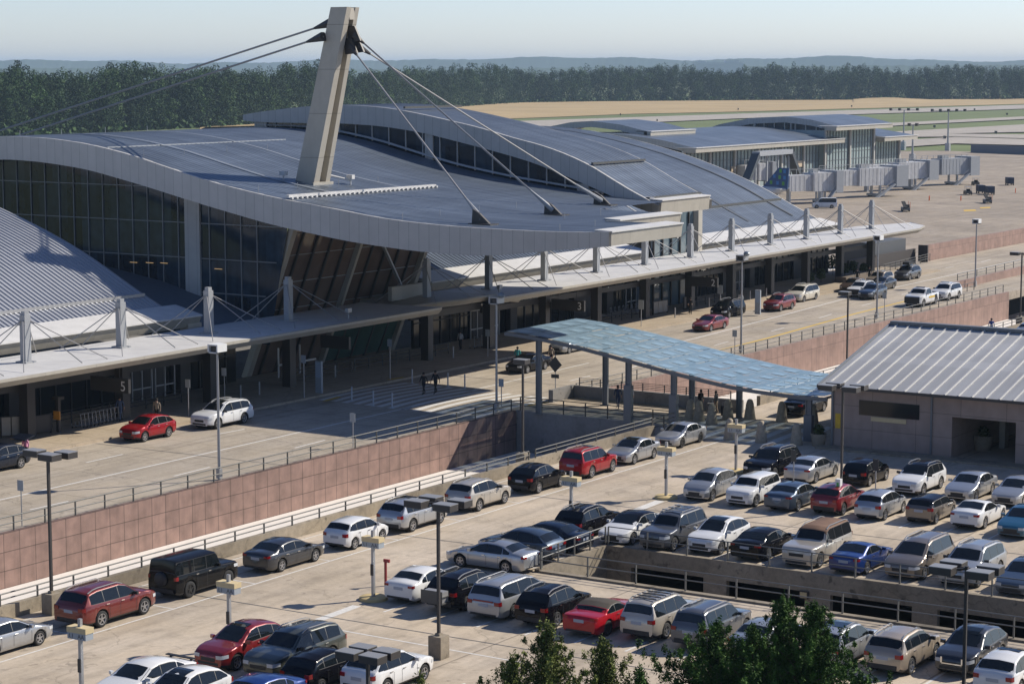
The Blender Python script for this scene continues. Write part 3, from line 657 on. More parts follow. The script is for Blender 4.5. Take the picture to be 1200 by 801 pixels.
# the raised swept piece over the doors beside the bronze bay
b = MB(); rows = []
for X in np.linspace(151.8, 166, 16):
    t = (X - 151.8) / 14.2; z = 5.05 + .55 * math.sin(t * math.pi) * 1.1; y0 = 105.6 if X > 157 else 105.6 + (157 - X) * .75
    rows.append([(X, y0 + .5, z - .5), (X, y0, z - .05), (X, y0 + .1, z + .08), (X, 112.4, z + .02), (X, 112.4, z - .4), (X, y0 + .5, z - .5)])
b.grid(rows); b.poly(rows[0][::-1]); b.poly(rows[-1]); b.build('canopy_roof', beige_x, TERM, smooth=30)
mast_x = [98.9 - 9.5, 98.9 + .1, 108.8, 118.3, 127.95, 137.6, 156.75, 166.5, 176.0, 185.6, 195.2, 204.9, 214.3, 223.75, 233.1, 242.5, 251.6]
for X in mast_x:
    z = cz(X)
    b = MB(); b.box(X - .28, X + .28, 109.35, 109.85, z + .03, z + 3.3); b.box(X - .2, X + .2, 109.42, 109.78, z + 3.3, z + 3.55)
    b.box(X - .5, X + .5, 109.1, 110.1, z + .03, z + .12); m_ = b.build('canopy_mast', mast_steel, TERM)
    for sx, y, d in ((-1, 105.8, 4.0), (-1, 112.2, 3.6), (1, 105.8, 4.0), (1, 112.2, 3.6), (1, 105.8, 1.5), (-1, 112.2, 1.4)):
        b = MB(); b.tube((X + sx * .2, 109.6, z + 3.0), (X + sx * d, y, z + .1), .036, n=5); b.build('stay_rod', cable_m, m_)
    b = MB(); b.box(X - .38, X + .38, 109.2, 110, .15, z - .42); b.build('canopy_column', dark_steel, TERM)
for x0, x1 in ((60, 137), (166, 261)):
    b = MB(); b.box(x0, x1 - 9, 109.95, 110.25, 3.35, 3.85); b.build('canopy_beam', dark_steel, TERM)
b = MB(); b.box(137, 151, 110.1, 110.4, 3.9, 4.4); b.box(155, 166, 110.1, 110.4, 3.7, 4.3); b.build('canopy_beam', dark_steel, TERM)
# little camera domes / lights on the canopy
for X, y in ((141.5, 106.6), (163.4, 106.4)):
    b = MB(); b.tube((X, y, cz(X)), (X, y, cz(X) + .55), .06); b.box(X - .25, X + .25, y - .15, y + .15, cz(X) + .5, cz(X) + .85); b.build('canopy_floodlight', galv, TERM)
# ---- storefront under the canopy
for x0, x1 in ((60, 137.5), (162.4, 203.2), (213.2, 250.4)):
    b = MB(); b.box(x0, x1, 115.0, 115.3, .15, 4.8); b.build('storefront_glass', glass_store, TERM)
    b = MB(); X = x0 + 1
    while X < x1:
        b.box(X - .05, X + .05, 114.9, 115, .15, 4.7); X += 1.6
    b.box(x0, x1, 114.92, 115, 2.35, 2.45); b.build('storefront_frame', mull_d, TERM)
    X = x0 + 3
    i = 0
    b = MB()
    while X < x1 - 4:
        b = MB()
        if i % 3 == 1: b.box(X, X + 4.5, 114.7, 114.9, .15, 3.2)
        elif i % 3 == 2: b.box(X, X + 1.2, 114.4, 114.9, .15, 4.7)
        if b.v: b.build('wall_pier', dark_steel, TERM)
        X += 6.1; i += 1
b = MB()
for X in (124.4, 127.0, 170.5, 173.1, 199.5, 224.3):
    for dx in (0, 1.1, 2.2): b.box(X + dx - .05, X + dx + .05, 114.2, 114.3, .15, 2.9)
    b.box(X, X + 2.2, 114.22, 114.28, 1.05, 1.15); b.box(X, X + 2.2, 114.2, 114.3, 2.8, 2.95)
b.build('door_frame', galv, TERM)
b = MB()
for X in (141, 143.8): b.box(X, X + 2.2, 113.4, 113.5, 1.1, 1.25); b.box(X, X + .1, 113.4, 113.5, .15, 2.6)
b.build('revolving_door_frame', galv, TERM)
# light coming through at the back of the canopy, painted as pale strips
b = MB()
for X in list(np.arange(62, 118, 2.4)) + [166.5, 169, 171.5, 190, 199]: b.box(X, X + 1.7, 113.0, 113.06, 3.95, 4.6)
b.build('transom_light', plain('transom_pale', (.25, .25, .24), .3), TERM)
# terminal signs hanging under the canopy
for X, dg_ in ((114.6, '5'), (176.6, '3'), (203.4, '2')):
    b = MB(); b.box(X, X + .25, 105.6, 109.2, 2.75, 3.75); b.tube((X + .1, 106.5, 3.7), (X + .1, 106.5, 5), .03); b.tube((X + .1, 108.5, 3.7), (X + .1, 108.5, 5), .03)
    s_ = b.build('hanging_sign', sign_dark, TERM)
    text_mesh(dg_, 1.0, sign_white, s_, (X - .01, 106.1, 3.2), FACE_NX)
b = MB(); b.box(141.4, 141.65, 106.5, 109.4, 2.9, 3.9); b.build('hanging_sign', sign_dark, TERM)
# end of the building towards the apron
b = MB(); b.box(250.4, 250.7, 114.8, 185, -6, 5.0); b.box(60, 250.4, 116, 185, -6, -.9); b.build('end_wall', grey_con, TERM)
b = MB(); b.box(250.7, 262, 116, 160, -.5, -.2); b.build('terrace', white_roof, TERM)

# ---------------------------------------------------------------- pylon on roof A
py0 = [(145.0, 113.2), (149.4, 113.2), (149.4, 120.6), (145.0, 120.6)]; ZB = 15.4; ZT = 30.2
def fin(x0, x1, yb0, yb1, yt0, yt1, xt0, xt1, name, mat):
    b = MB(); b.add([(x0, yb0, ZB), (x1, yb0, ZB), (x1, yb1, ZB), (x0, yb1, ZB), (xt0, yt0, ZT), (xt1, yt0, ZT), (xt1, yt1, ZT), (xt0, yt1, ZT)],
        [(0, 3, 2, 1), (4, 5, 6, 7), (0, 1, 5, 4), (1, 2, 6, 5), (2, 3, 7, 6), (3, 0, 4, 7)]); return b.build(name, mat, TERM)
fin(145.0, 145.75, 112.8, 114.75, 109.1, 110.75, 145.0, 145.6, 'pylon_fin', tower_pan)
fin(146.75, 147.3, 112.9, 114.75, 109.2, 110.75, 146.3, 146.8, 'pylon_fin', tower_pan)
fin(145.76, 146.74, 113.5, 114.6, 109.9, 110.6, 145.61, 146.29, 'pylon_web', beige_x)
b = MB(); b.box(145.62, 146.28, 109.3, 110.5, 29.2, 30.15); b.build('pylon_cap', tower_pan, TERM)
b = MB(); b.box(144.8, 147.5, 112.55, 115.0, 15.0, 15.95); b.build('pylon_base', beige_x, TERM)
ends = [(138.9, 91.9, 13.9), (150.8, 92.9, 13.9), (162.6, 95.3, 14.0)]
heads = [(146.2, 110.6, 26.6), (146.6, 110.4, 27.6), (146.9, 110.2, 26.9)]
heads = [on_y(382, 48, 111.0), on_y(417, 43, 111.0), on_y(413, 38, 111.0)]
for i, (p, q) in enumerate(zip(ends, ((146.0, 109.5, 27.0), (146.2, 109.3, 28.0), (146.5, 109.2, 27.1)))):
    d = np.array(q) - np.array(p); p2 = np.array(p) + d * .07; q2 = np.array(q) - d * .05
    b = MB(); b.tube(p, q, .075, n=6); st = b.build('stay_cable', cable_m, TERM)
    b = MB(); b.tube(tuple(p2 - d * .06), tuple(p2), .22, .16, n=8); b.tube(tuple(p2), tuple(p2 + d * .05), .15, .08, n=8); b.build('socket', mast_steel, st)
    b = MB(); b.prism([(p[1] - .9, p[2] - .4), (p[1] + 1.0, p[2] - .4), (p[1] + .9, p[2] + .9), (p[1] + .3, p[2] + .6)], p[0] - .12, p[0] + .12, 'x'); b.box(p[0] - .6, p[0] + .6, p[1] - 1, p[1] + 1, p[2] - .4, p[2] - .15); b.build('anchor_plate', dark_steel, st)
    b = MB(); b.tube(tuple(q2), q, .1, .3, n=8); b.prism([(q[1] - .7, q[2] - .5), (q[1] + .5, q[2] - .6), (q[1] + .7, q[2] + .7), (q[1] - .1, q[2] + .7)], q[0] - .1, q[0] + .1, 'x'); b.build('head_plate', dark_steel, st)
for (hx, hy), (lx, ly), yy in (((388, 27), (0, 153), 1), ((379, 43), (0, 166), 2)):
    p = on_y(hx, hy, 111.3); q = np.array(on_y(lx - 60, ly + 15 + (20 if yy == 1 else 20), 158.)); q = on_y(-40, (ly + (ly - hy) / (hx - lx) * 40), 158.)
    q = (q[0], q[1], q[2])
    b = MB(); b.tube(p, q, .085, n=6); st = b.build('stay_cable', cable_m, TERM)
    d = np.array(q) - np.array(p); b = MB(); b.tube(p, tuple(np.array(p) + d * .04), .42, .1, n=6); b.build('head_plate', dark_steel, st)
# roof gutters, camera housings
b = MB(); b.beam((136.4, 108.6, 15.38), (156.6, 108.6, 15.3), .3, .22)
for X in np.arange(136.6, 156.5, .62): b.box(X, X + .2, 108.3, 108.5, 15.15, 15.3)
b.build('roof_gutter', white_roof, TERM)
b = MB()
for y, z, x0, x1 in ((127.5, 18.75, 136.5, 160),): b.box(x0, x1, y, y + .08, z - .1, z + .1)
ys = np.linspace(109, 165, 30)
for X_ in (143.0, 152.5): b.grid([[(X_, y, smooth_lerp(PA, y, 1.5) + .12) for y in ys], [(X_ + .18, y, smooth_lerp(PA, y, 1.5) + .12) for y in ys]])
b.build('roof_seam', plain('seam_light', (.36, .38, .4), .5, metal=.3), TERM)
b = MB()
for p in ((144.2, 115.2, 16.0), (149.0, 111.9, 15.6)):
    b.tube(p, (p[0], p[1], p[2] + .6), .06); b.box(p[0] - .2, p[0] + .2, p[1] - .3, p[1] + .3, p[2] + .5, p[2] + .85)
b.tube((147.2, 112.9, 16.5), (149.0, 111.9, 16.0), .08); b.build('roof_camera', white_roof, TERM)
b = MB()
for X in (137, 142, 147.5, 153): 
    for y in (84 if X < 147 else 90, 98, 112, 124, 138): b.tube((X, y, lerp(PA, y)), (X, y, lerp(PA, y) + .5), .025, n=5)
b.build('roof_anchor', galv, TERM)

# ================================================================ STATION BUILDING (right)
BUS = empty('station_building', label='brown panelled station building with grey standing seam roof right of the walkway', cat='building')
X0 = 136.0
oy0 = on_x(1115, 520, X0)[1]; oy1 = on_x(1190, 520, X0)[1]
b = MB()
b.box(X0, X0 + .3, oy0, 61.9, 0, 4.3); b.box(X0, X0 + .3, oy1, oy0, 2.75, 4.3); b.box(X0, X0 + .3, 30, oy1, 0, 4.3)
b.box(X0 + .3, 158.6, 61.6, 61.9, 0, 4.3); b.box(158.3, 158.6, 30, 49.2, 0, 4.3); b.box(158.3, 158.6, 51.6, 61.6, 0, 4.3)
b.box(X0 + .3, 158.3, oy0 + .01, oy0 + .3, 0, 4.3); b.box(X0 + .3, 150, oy1 - .3, oy1 - .01, 0, 4.3)
b.prism([(X0, 4.3), (158.6, 4.3), (147.4, 7.0)], 61.4, 61.7, 'y')
b.build('wall', bus_pan, BUS)
b = MB()
for s, xa, xb in ((1, 135.2, 147.4), (-1, 159.4, 147.4)):
    za, zb_ = 4.25, 7.2
    rows = [[(xa, y, za), (xb, y, zb_)] for y in (30, 62.4)]
    b.grid(rows); b.grid([[(xa, y, za - .12), (xb, y, zb_ - .12)] for y in (30, 62.4)])
    b.poly([(xa, 62.4, za), (xb, 62.4, zb_), (xb, 62.4, zb_ - .12), (xa, 62.4, za - .12)])
rf = b.build('roof', roof_bus, BUS)
b = MB(); y = 30.3
while y < 62.4:
    b.beam((135.2, y, 4.28), (147.35, y, 7.23), .09, .08); y += .93
b.build('roof_seam', rib_bus, rf)
b = MB(); b.box(147.1, 147.7, 30, 62.5, 7.18, 7.4); b.build('ridge_cap', grey_steel, rf)
b = MB(); b.box(135.05, 135.2, 30, 62.55, 4.1, 4.28); b.box(135.2, 147.4, 62.4, 62.55, 4.0, 4.1); b.build('gutter', dark_steel, BUS)
b = MB(); b.beam((135.1, 62.52, 4.18), (147.4, 62.52, 7.18), .1, .24); b.build('barge_board', plain('barge', (.2, .22, .25), .6), BUS)
w0 = on_x(1007, 463, X0 - .05); w1 = on_x(1077, 487, X0 - .05)
b = MB(); b.box(X0 - .05, X0 - .003, w1[1], w0[1], 2.35, 3.35); b.build('window', glass_store, BUS)
b = MB(); b.box(X0 - .06, X0 - .003, on_x(1062, 490, X0)[1], on_x(1021, 484, X0)[1], 2.0, 2.28); b.build('wall_plaque', sign_yellow, BUS)
b = MB(); b.box(X0 - .1, X0 - .003, oy0 + 1.35, oy0 + 1.47, .1, 4.1); b.box(X0 - .1, X0 - .003, oy0 + 1.4, oy0 + 3.7, .05, .15); b.box(X0 - .12, X0 - .003, 61.7, 61.85, .0, 4.1); b.build('downpipe', grey_steel, BUS)
b = MB(); b.box(X0 - .05, X0 - .003, on_x(985, 500, X0)[1], on_x(979, 500, X0)[1], 1.3, 2.3); b.build('notice', yellow_paint, BUS)
b = MB(); b.box(X0 - .3, X0 - .02, 30, 61.9, .0, .12); b.build('plinth', wall_con, BUS)
for bx in ((X0 + 5.5, X0 + 6.2, oy0 - 1.6, oy0 - 1.2, 0, 2.75), (X0 + 17, X0 + 17.5, oy1 + 1.5, oy1 + 2.1, 0, 2.75), (X0 + 15, X0 + 15.4, oy1 + .9, oy1 + 1.3, 0, 2.75)):
    b = MB(); b.box(*bx); b.build('pillar', beige_x, BUS)
b = MB(); b.box(X0 + .31, 158.2, oy1, oy0, 3.0, 3.1); b.build('ceiling', soffit, BUS)
b = MB(); b.box(50, 135.7, 20, 24, -.001, .0); 
thing_box('kerb', wall_con, [(134.6, 135.6, 30, 62.4, .001, .13)], 'low kerb along the foot of the brown station building', 'kerb')
thing_box('roof_tank', black, [], '', '') if 0 else None

# ================================================================ GLASS WALKWAY CANOPY
WK = empty('glass_walkway', label='swooping blue glass canopy on grey steel posts over the pedestrian bridge', cat='canopy')
PN = [(62.6, 3.25), (64.2, 3.15), (69.5, 3.4), (74.5, 4.1), (78.3, 4.75), (82, 5.35), (86, 5.85), (88.8, 6.05), (89.5, 6.05)]
gw = plain('walkway_glass', (.24, .35, .42), .3, espec=.4)
m_ = gw; nt = m_.node_tree; bs = nt.nodes['Principled BSDF']
tcn = N(nt, 'ShaderNodeTexCoord'); mp_ = N(nt, 'ShaderNodeMapping'); mp_.inputs['Scale'].default_value = (.7, .42, 1)
nt.links.new(tcn.outputs['Object'], mp_.inputs['Vector'])
tr = N(nt, 'ShaderNodeBsdfTransparent'); tr.inputs['Color'].default_value = (.62, .75, .8, 1); mx_ = N(nt, 'ShaderNodeMixShader'); mx_.inputs[0].default_value = .8
nt.links.new(tr.outputs[0], mx_.inputs[1]); nt.links.new(bs.outputs[0], mx_.inputs[2]); nt.links.new(mx_.outputs[0], nt.nodes['Material Output'].inputs['Surface'])
def zc_(y, X): return smooth_lerp(PN, y, 1.2) 
XN, XF = 136.9, 147.0
ny = 13; ys = np.linspace(62.8, 88.6, ny + 1)
me_b = MB(); b = MB(); k = 0
for j in range(ny):
    for i in range(5):
        xa = XN + (XF - XN) * i / 5 + .015; xb = XN + (XF - XN) * (i + 1) / 5 - .015; ya, yb = ys[j] + .015, ys[j + 1] - .015
        g = random.uniform(-.03, .03)
        yfa = min(ya, 88.9 - .0) ; cut = lambda x, y: y
        rows = [[(x, cut(x, ya + (yb - ya) * t / 3), zc_(ya + (yb - ya) * t / 3, x) + g * (t / 3 - .5)) for t in range(4)] for x in (xa, xb)]
        b.grid(rows)
b.cur = 1
for j in range(ny):
    for i in range(5):
        xa = XN + (XF - XN) * (i + .15) / 5; xb = XN + (XF - XN) * (i + .6) / 5; ya = ys[j] + .3; yb = ys[j] + 1.2
        b.grid([[(x, y, zc_(y, x) + .025) for y in (ya, yb)] for x in (xa, xb)])
b.build('glass_pane', [gw, plain('frit', (.26, .375, .445), .3)], WK)
b = MB()
yy = np.linspace(62.6, 88.7, 30)
for X in (XN, XF):
    b = MB()
    pts = [(X, y, zc_(y, X) - .2) for y in yy]
    for p, q in zip(pts, pts[1:]): b.beam(p, q, .16, .24)
    b.build('edge_beam', grey_steel, WK)
b = MB()
for i in (1, 2, 3, 4):
    X = XN + (XF - XN) * i / 5; pts = [(X, y, zc_(y, X) - .1) for y in yy[:-2]]
    for p, q in zip(pts, pts[1:]): b.beam(p, q, .07, .1)
for y in ys: 
    y2 = y
    b.beam((XN, y, zc_(y, XN) - .14), (XF, y2, zc_(y, XF) - .14), .1, .14)
b.build('purlin', galv, WK)
for X, Y in ((137.2, 85.9), (137.2, 78.3), (137.2, 74.6), (137.2, 64.1), (143.5, 83.9), (143.5, 76.5), (143.5, 72.6)):
    zt = zc_(Y, X) - .3
    b = MB(); b.box(X - .1, X + .1, Y - .22, Y - .14, 0, zt); b.box(X - .1, X + .1, Y + .14, Y + .22, 0, zt); b.box(X - .04, X + .04, Y - .14, Y + .14, 0, zt); b.box(X - .3, X + .3, Y - .3, Y + .3, 0, .04)
    if Y in (78.3, 74.6, 64.1): b.box(X - .2, X + .2, Y - .3, Y + .3, 0, zt * .62)
    b.build('post', grey_steel, WK)

# ================================================================ CONCOURSE beyond, at apron level
def frame_dir(p, q):
    d = np.array(q[:2]) - np.array(p[:2]); d /= np.linalg.norm(d); return d
CONC = empty('concourse_building', label='gate concourse with pale glass walls and arched grey roofs behind the terminal', cat='terminal')
A0 = np.array((0., 252.)); dx_ = np.array((1., 0.)); nx_ = np.array((0., 1.))
def line_pt(px, off=0.):
    d = ray(px, 200); return (252 + off) * d[0] / d[1]
def zat(px, py, off=0.):
    d = ray(px, py); return H + d[2] * (252 + off) / d[1]
def W2(t, off, z): return (t, 252 + off, z)
def cbox(b, t0, t1, o0, o1, z0, z1): b.box(t0, t1, 252 + o0, 252 + o1, z0, z1)
conc_col = plain('concourse_column', (.4, .39, .36), .6)
conc_mul = plain('concourse_mullion', (.12, .135, .14), .5)
segs = [(800, 965, zat(965, 167), 0.), (965, 1022, zat(1000, 150.5, -1.5), -1.5), (1022, 1052, zat(1050, 163), 0.)]
for px0, px1, zt, off in segs:
    t0, t1 = line_pt(px0, off), line_pt(px1, off)
    b = MB(); cbox(b, t0, t1, off, off + 12, GZ, zt - .1); b.build('glass_wall', glass_c, CONC)
    b = MB(); t = t0
    while t <= t1 + .1:
        cbox(b, t - .15, t + .15, off - .15, off - .01, GZ + 3, zt - .1); t += 1.9
    for z in np.arange(GZ + 4.2, zt - .6, 2.1): cbox(b, t0, t1, off - .1, off - .011, z, z + .12)
    b.build('mullion', conc_mul, CONC)
    t = t0; n = max(1, round((t1 - t0) / 14.))
    for i in range(n + 1):
        t = t0 + (t1 - t0) * i / n; b = MB(); cbox(b, t - .4, t + .4, off - .6, off - .16, GZ, zt); b.build('column', conc_col, CONC)
    b = MB(); cbox(b, t0 - 1, t1 + 4.5, off - 4, off - .61, zt - .1, zt + .95); b.build('fascia', beige_x, CONC)
    b = MB(); cbox(b, t0 - 1, t1 + 4.5, off - 4.2, off + 1.5, zt + .97, zt + 1.12); b.build('gutter', white_roof, CONC)
def arch(t0, t1, prof, name='roof', mat=roof_m, fas=True, th=1.5):
    b = MB(); os_ = np.linspace(prof[0][0], prof[-1][0], 28)
    b.grid([[W2(t, o, smooth_lerp(prof, o, .5)) for o in os_] for t in (t0, t1)]); b.build(name, mat, CONC, smooth=40)
    if fas:
        b = MB(); b.grid([[W2(t0, o, smooth_lerp(prof, o, .5) - th) for o in os_], [W2(t0, o, smooth_lerp(prof, o, .5)) for o in os_]]); b.build('fascia', beige_pan, CONC, smooth=40)
z1 = segs[0][2] + 1.1; z2 = segs[1][2] + 1.1; z3 = segs[2][2] + 1.1
arch(line_pt(800), line_pt(965) + 4, [(-3, z1), (6, z1 + 1.7), (16, z1 + 2.8), (26, z1 + 3), (40, z1 + 2)])
PT = [(-4, z2), (3, z2 + 1.5), (11, z2 + 2.3), (21, z2 + 1.8), (31, z2 - .1), (36, z2 - 1.8), (46, z2 - 6)]
tn = line_pt(971, -2)
arch(tn, line_pt(1022) + 4, PT, th=1.6)
arch(line_pt(1022), line_pt(1052) + 4.5, [(-3, z3), (8, z3 + 1.6), (20, z3 + 2.3), (36, z3 + 1.4)])
b = MB(); os_ = np.linspace(-1.5, 34, 30)
b.grid([[W2(tn + .8, o, z1 - 1) for o in os_], [W2(tn + .8, o, smooth_lerp(PT, o, .5) - 1.5) for o in os_]]); b.build('clerestory_glass', glass_d, CONC)
for o in list(np.arange(-1, 34, 3.1)) + [-1.4, 9.4, 20.2]:
    p = W2(tn + (.7 if o not in (-1.4, 9.4, 20.2) else .6), o, z1 - 1); b = MB(); b.beam(p, (p[0], p[1], lerp(PT, o) - 1.5), .3, .3 if o not in (-1.4, 9.4, 20.2) else .9, (1, 0, 0)); b.build('clerestory_post', conc_col, CONC)
lw = plain('window_tan', (.5, .4, .28), .6)
b = MB(); b.box(*sorted((line_pt(856), line_pt(872))), 251.7, 251.95, GZ + 5.2, GZ + 6.8); b.build('lit_window', lw, CONC)
b = MB(); b.box(*sorted((line_pt(924), line_pt(942))), 251.7, 251.95, GZ + 5.2, GZ + 6.8); b.build('lit_window', lw, CONC)
# smaller arched wing left of it
C2 = empty('concourse_building', label='smaller arched concourse wing directly behind the terminal roof', cat='terminal')
Q = CONC; CONC = C2
xa, xb, y_ = 474., 492.6, 266.
b = MB(); b.box(xa, xb, y_ + 1, y_ + 18, GZ, 8.4); b.build('glass_wall', glass_c, CONC)
b = MB()
for t in np.arange(xa, xb + .1, 2.1): b.box(t - .1, t + .1, y_ + .84, y_ + .99, GZ, 8.4)
b.build('mullion', conc_mul, CONC)
for t in (xa, xa + 6.5, xb): b = MB(); b.box(t - .5, t + .5, y_ + .4, y_ + .83, GZ, 8.4); b.build('column', conc_col, CONC)
b = MB(); b.box(xa - .5, xb + 4, y_ - 1.5, y_ + .39, 8.35, 9.5); b.build('fascia', beige_x, CONC)
b = MB(); b.box(xa - .5, xb + 4, y_ - 1.7, y_ + 2.5, 9.52, 9.7); b.build('gutter', white_roof, CONC)
arch(xa - .5, xb + 3, [(13.5, 9.6), (21, 11.2), (29, 11.95), (35, 11.6), (42, 10.3), (56, 6)])
b = MB(); b.box(xa - .3, xa, y_ + 1.5, y_ + 30, 4, 9.3); b.build('side_glass', glass_d, CONC)
CONC = Q
# ================================================================ JET BRIDGES and apron vehicles
jb_white = panels('jetbridge_panel', (.5, .5, .5), sy=0, sx=1.2, line=.05, dark=.7, cellvar=.08, grime=.1)
jb_grey = plain('jetbridge_grey', (.33, .345, .36), .6, var=.15)
def local_box(b, c, d, l0, l1, w0, w1, z0, z1):
    n = np.array([-d[1], d[0]]); P = lambda l, w, z: (c[0] + d[0] * l + n[0] * w, c[1] + d[1] * l + n[1] * w, z)
    b.add([P(l0, w0, z0), P(l1, w0, z0), P(l1, w1, z0), P(l0, w1, z0), P(l0, w0, z1), P(l1, w0, z1), P(l1, w1, z1), P(l0, w1, z1)],
        [(0, 3, 2, 1), (4, 5, 6, 7), (0, 1, 5, 4), (1, 2, 6, 5), (2, 3, 7, 6), (3, 0, 4, 7)])
def jet_bridge(px0, px1, pz, base_y, label, mural=False, grey=False):
    p = np.array(at(px0, base_y, GZ)[:2]); q = np.array(at(px1, base_y - (px1 - px0) * .05, GZ)[:2]); L_ = np.linalg.norm(q - p); d = (q - p) / L_
    t = empty('jet_bridge', (0, 0, 0), label=label, cat='jet bridge'); zf = GZ + 3.4
    b = MB(); local_box(b, p, d, 0, L_ * .5, -1.4, 1.4, zf, zf + 3.6); 
    for k in np.arange(.6, L_ * .5, 1.3): local_box(b, p, d, k, k + .25, -1.44, 1.44, zf + .1, zf + 3.5)
    b.build('tunnel', jb_grey if grey else jb_white, t)
    b = MB(); local_box(b, p, d, L_ * .45, L_ * .86, -1.9, 1.9, zf - .2, zf + 4.0)
    for k in np.arange(L_ * .47, L_ * .86, 1.3): local_box(b, p, d, k, k + .25, -1.94, 1.94, zf - .1, zf + 3.9)
    b.build('tunnel', jb_grey if grey else jb_white, t)
    b = MB(); local_box(b, p, d, L_ * .86, L_, -2.8, 2.8, zf - .6, zf + 4.4); b.build('cab', jb_grey, t)
    b = MB(); local_box(b, p, d, L_ * .05, L_ * .08, -.5, .5, GZ, zf); b.build('support_leg', galv, t)
    b = MB(); local_box(b, p, d, L_ * .7, L_ * .72, -1.6, -1.2, GZ + 1, zf); local_box(b, p, d, L_ * .7, L_ * .72, 1.2, 1.6, GZ + 1, zf); local_box(b, p, d, L_ * .68, L_ * .74, -2.2, 2.2, GZ + .7, GZ + 1.2); b.build('support_leg', galv, t)
    for w in (-2, 1.5):
        c = p + d * L_ * .71; n = np.array([-d[1], d[0]]) * w
        b = MB(); b.tube((c[0] + n[0], c[1] + n[1], GZ + .55), (c[0] + n[0] - d[1] * .5, c[1] + n[1] + d[0] * .5, GZ + .55), .55, n=12); b.build('wheel', dark_steel, t)
    b = MB(); n = np.array([-d[1], d[0]]); s0 = p + d * L_ * .84 - n * 2.6; s1 = p + d * L_ * .62 - n * 2.6
    b.beam((s0[0], s0[1], zf), (s1[0], s1[1], GZ + .2), 1.0, .3); b.beam((s0[0], s0[1], zf + 1), (s1[0], s1[1], GZ + 1.2), .08, .08); b.build('stair', jb_grey, t)
    b = MB()
    for k in np.arange(0, L_ * .9, 2.2): local_box(b, p, d, k, k + .1, -1.2, -1.1, zf + 3.9, zf + 5.0)
    local_box(b, p, d, 0, L_ * .9, -1.2, -1.1, zf + 4.9, zf + 5.0); local_box(b, p, d, L_ * .5, L_ * .6, -.8, .8, zf + 3.9, zf + 4.9); b.build('roof_rail', galv, t)
    if mural:
        mb = MB(); local_box(mb, p, d, L_ * .02, L_ * .3, -3.2, -1.9, zf - 1.2, zf + 4.6); mm = mb.build('mural_panel', plain('mural_blue', (.01, .06, .16), .5), t)
        for i in range(9):
            mb = MB(); l = L_ * .05 + (i % 3) * L_ * .085; z = zf - .2 + (i // 3) * 1.5 + (i % 2) * .3; local_box(mb, p, d, l, l + L_ * .05, -3.25, -3.21, z, z + .8)
            mb.build('mural_square', MATS.get('mural_green') or plain('mural_green', (.1, .35, .04), .5) if i % 2 else (MATS.get('mural_light') or plain('mural_light', (.03, .2, .42), .5)), mm)
    return t
jet_bridge(920, 978, 0, 242, 'nearest pale ribbed jet bridge beside the blue tail fin')
jet_bridge(955, 1054, 0, 236, 'long white ribbed jet bridge in the middle of the gates')
jet_bridge(1010, 1090, 0, 227, 'pale jet bridge behind the middle one', grey=False)
jet_bridge(1062, 1138, 0, 221, 'farthest grey jet bridge at the right end of the concourse', grey=True)
jet_bridge(868, 900, 0, 227, 'short pale jet bridge stub against the concourse glass')
# parked regional aircraft, mostly hidden by the terminal roof
px_, py_, _ = at(921, 243, GZ); ac = empty('aircraft', (px_, py_, GZ + .42), label='parked aircraft whose blue and green tail fin shows beside the nearest jet bridge', cat='aircraft')
b = MB(); prof_ = [(0, 3.6, .25), (2, 3.3, .8), (6, 2.9, 1.35), (20, 2.7, 1.4), (24, 2.6, 1.0), (26, 2.4, .2)]
for (y0_, z0_, r0_), (y1_, z1_, r1_) in zip(prof_, prof_[1:]): b.tube((0, y0_, z0_), (0, y1_, z1_), r0_, r1_, n=16, caps=False)
b.build('fuselage', plain('aircraft_white', (.6, .6, .6), .3), ac, smooth=60)
tail_m = plain('tail_blue', (.006, .05, .16), .35)
b = MB(); b.prism([(-.3, 3.6), (-.6, 8.4), (1.9, 8.4), (5.6, 4.2)], -.14, .14, 'x'); tf = b.build('tail_fin', tail_m, ac)
gq = plain('tail_green', (.08, .3, .03), .4); lq = plain('tail_light_blue', (.02, .16, .42), .4)
for i, (y_, z_) in enumerate(((.1, 7.2), (1.1, 7.3), (.1, 5.8), (1.3, 5.9), (2.6, 6.1), (.4, 4.5), (1.8, 4.6), (3.4, 4.7))):
    b = MB(); b.box(-.16, -.141, y_, y_ + .6, z_, z_ + .8); b.build('tail_square', gq if i % 2 else lq, tf)
for s in (-1, 1):
    b = MB(); b.prism([(0, .8), (s * 3.4, -.2), (s * 3.4, .9), (0, 2.9)] if s > 0 else [(0, 2.9), (-3.4, .9), (-3.4, -.2), (0, .8)], 3.7, 3.82); b.build('tailplane', MATS['aircraft_white'], ac)
    b = MB(); b.prism([(0, 12), (s * 10, 10.2), (s * 10, 11.4), (0, 15.4)] if s > 0 else [(0, 15.4), (-10, 11.4), (-10, 10.2), (0, 12)], 1.9, 2.1); b.build('wing', MATS['aircraft_white'], ac)
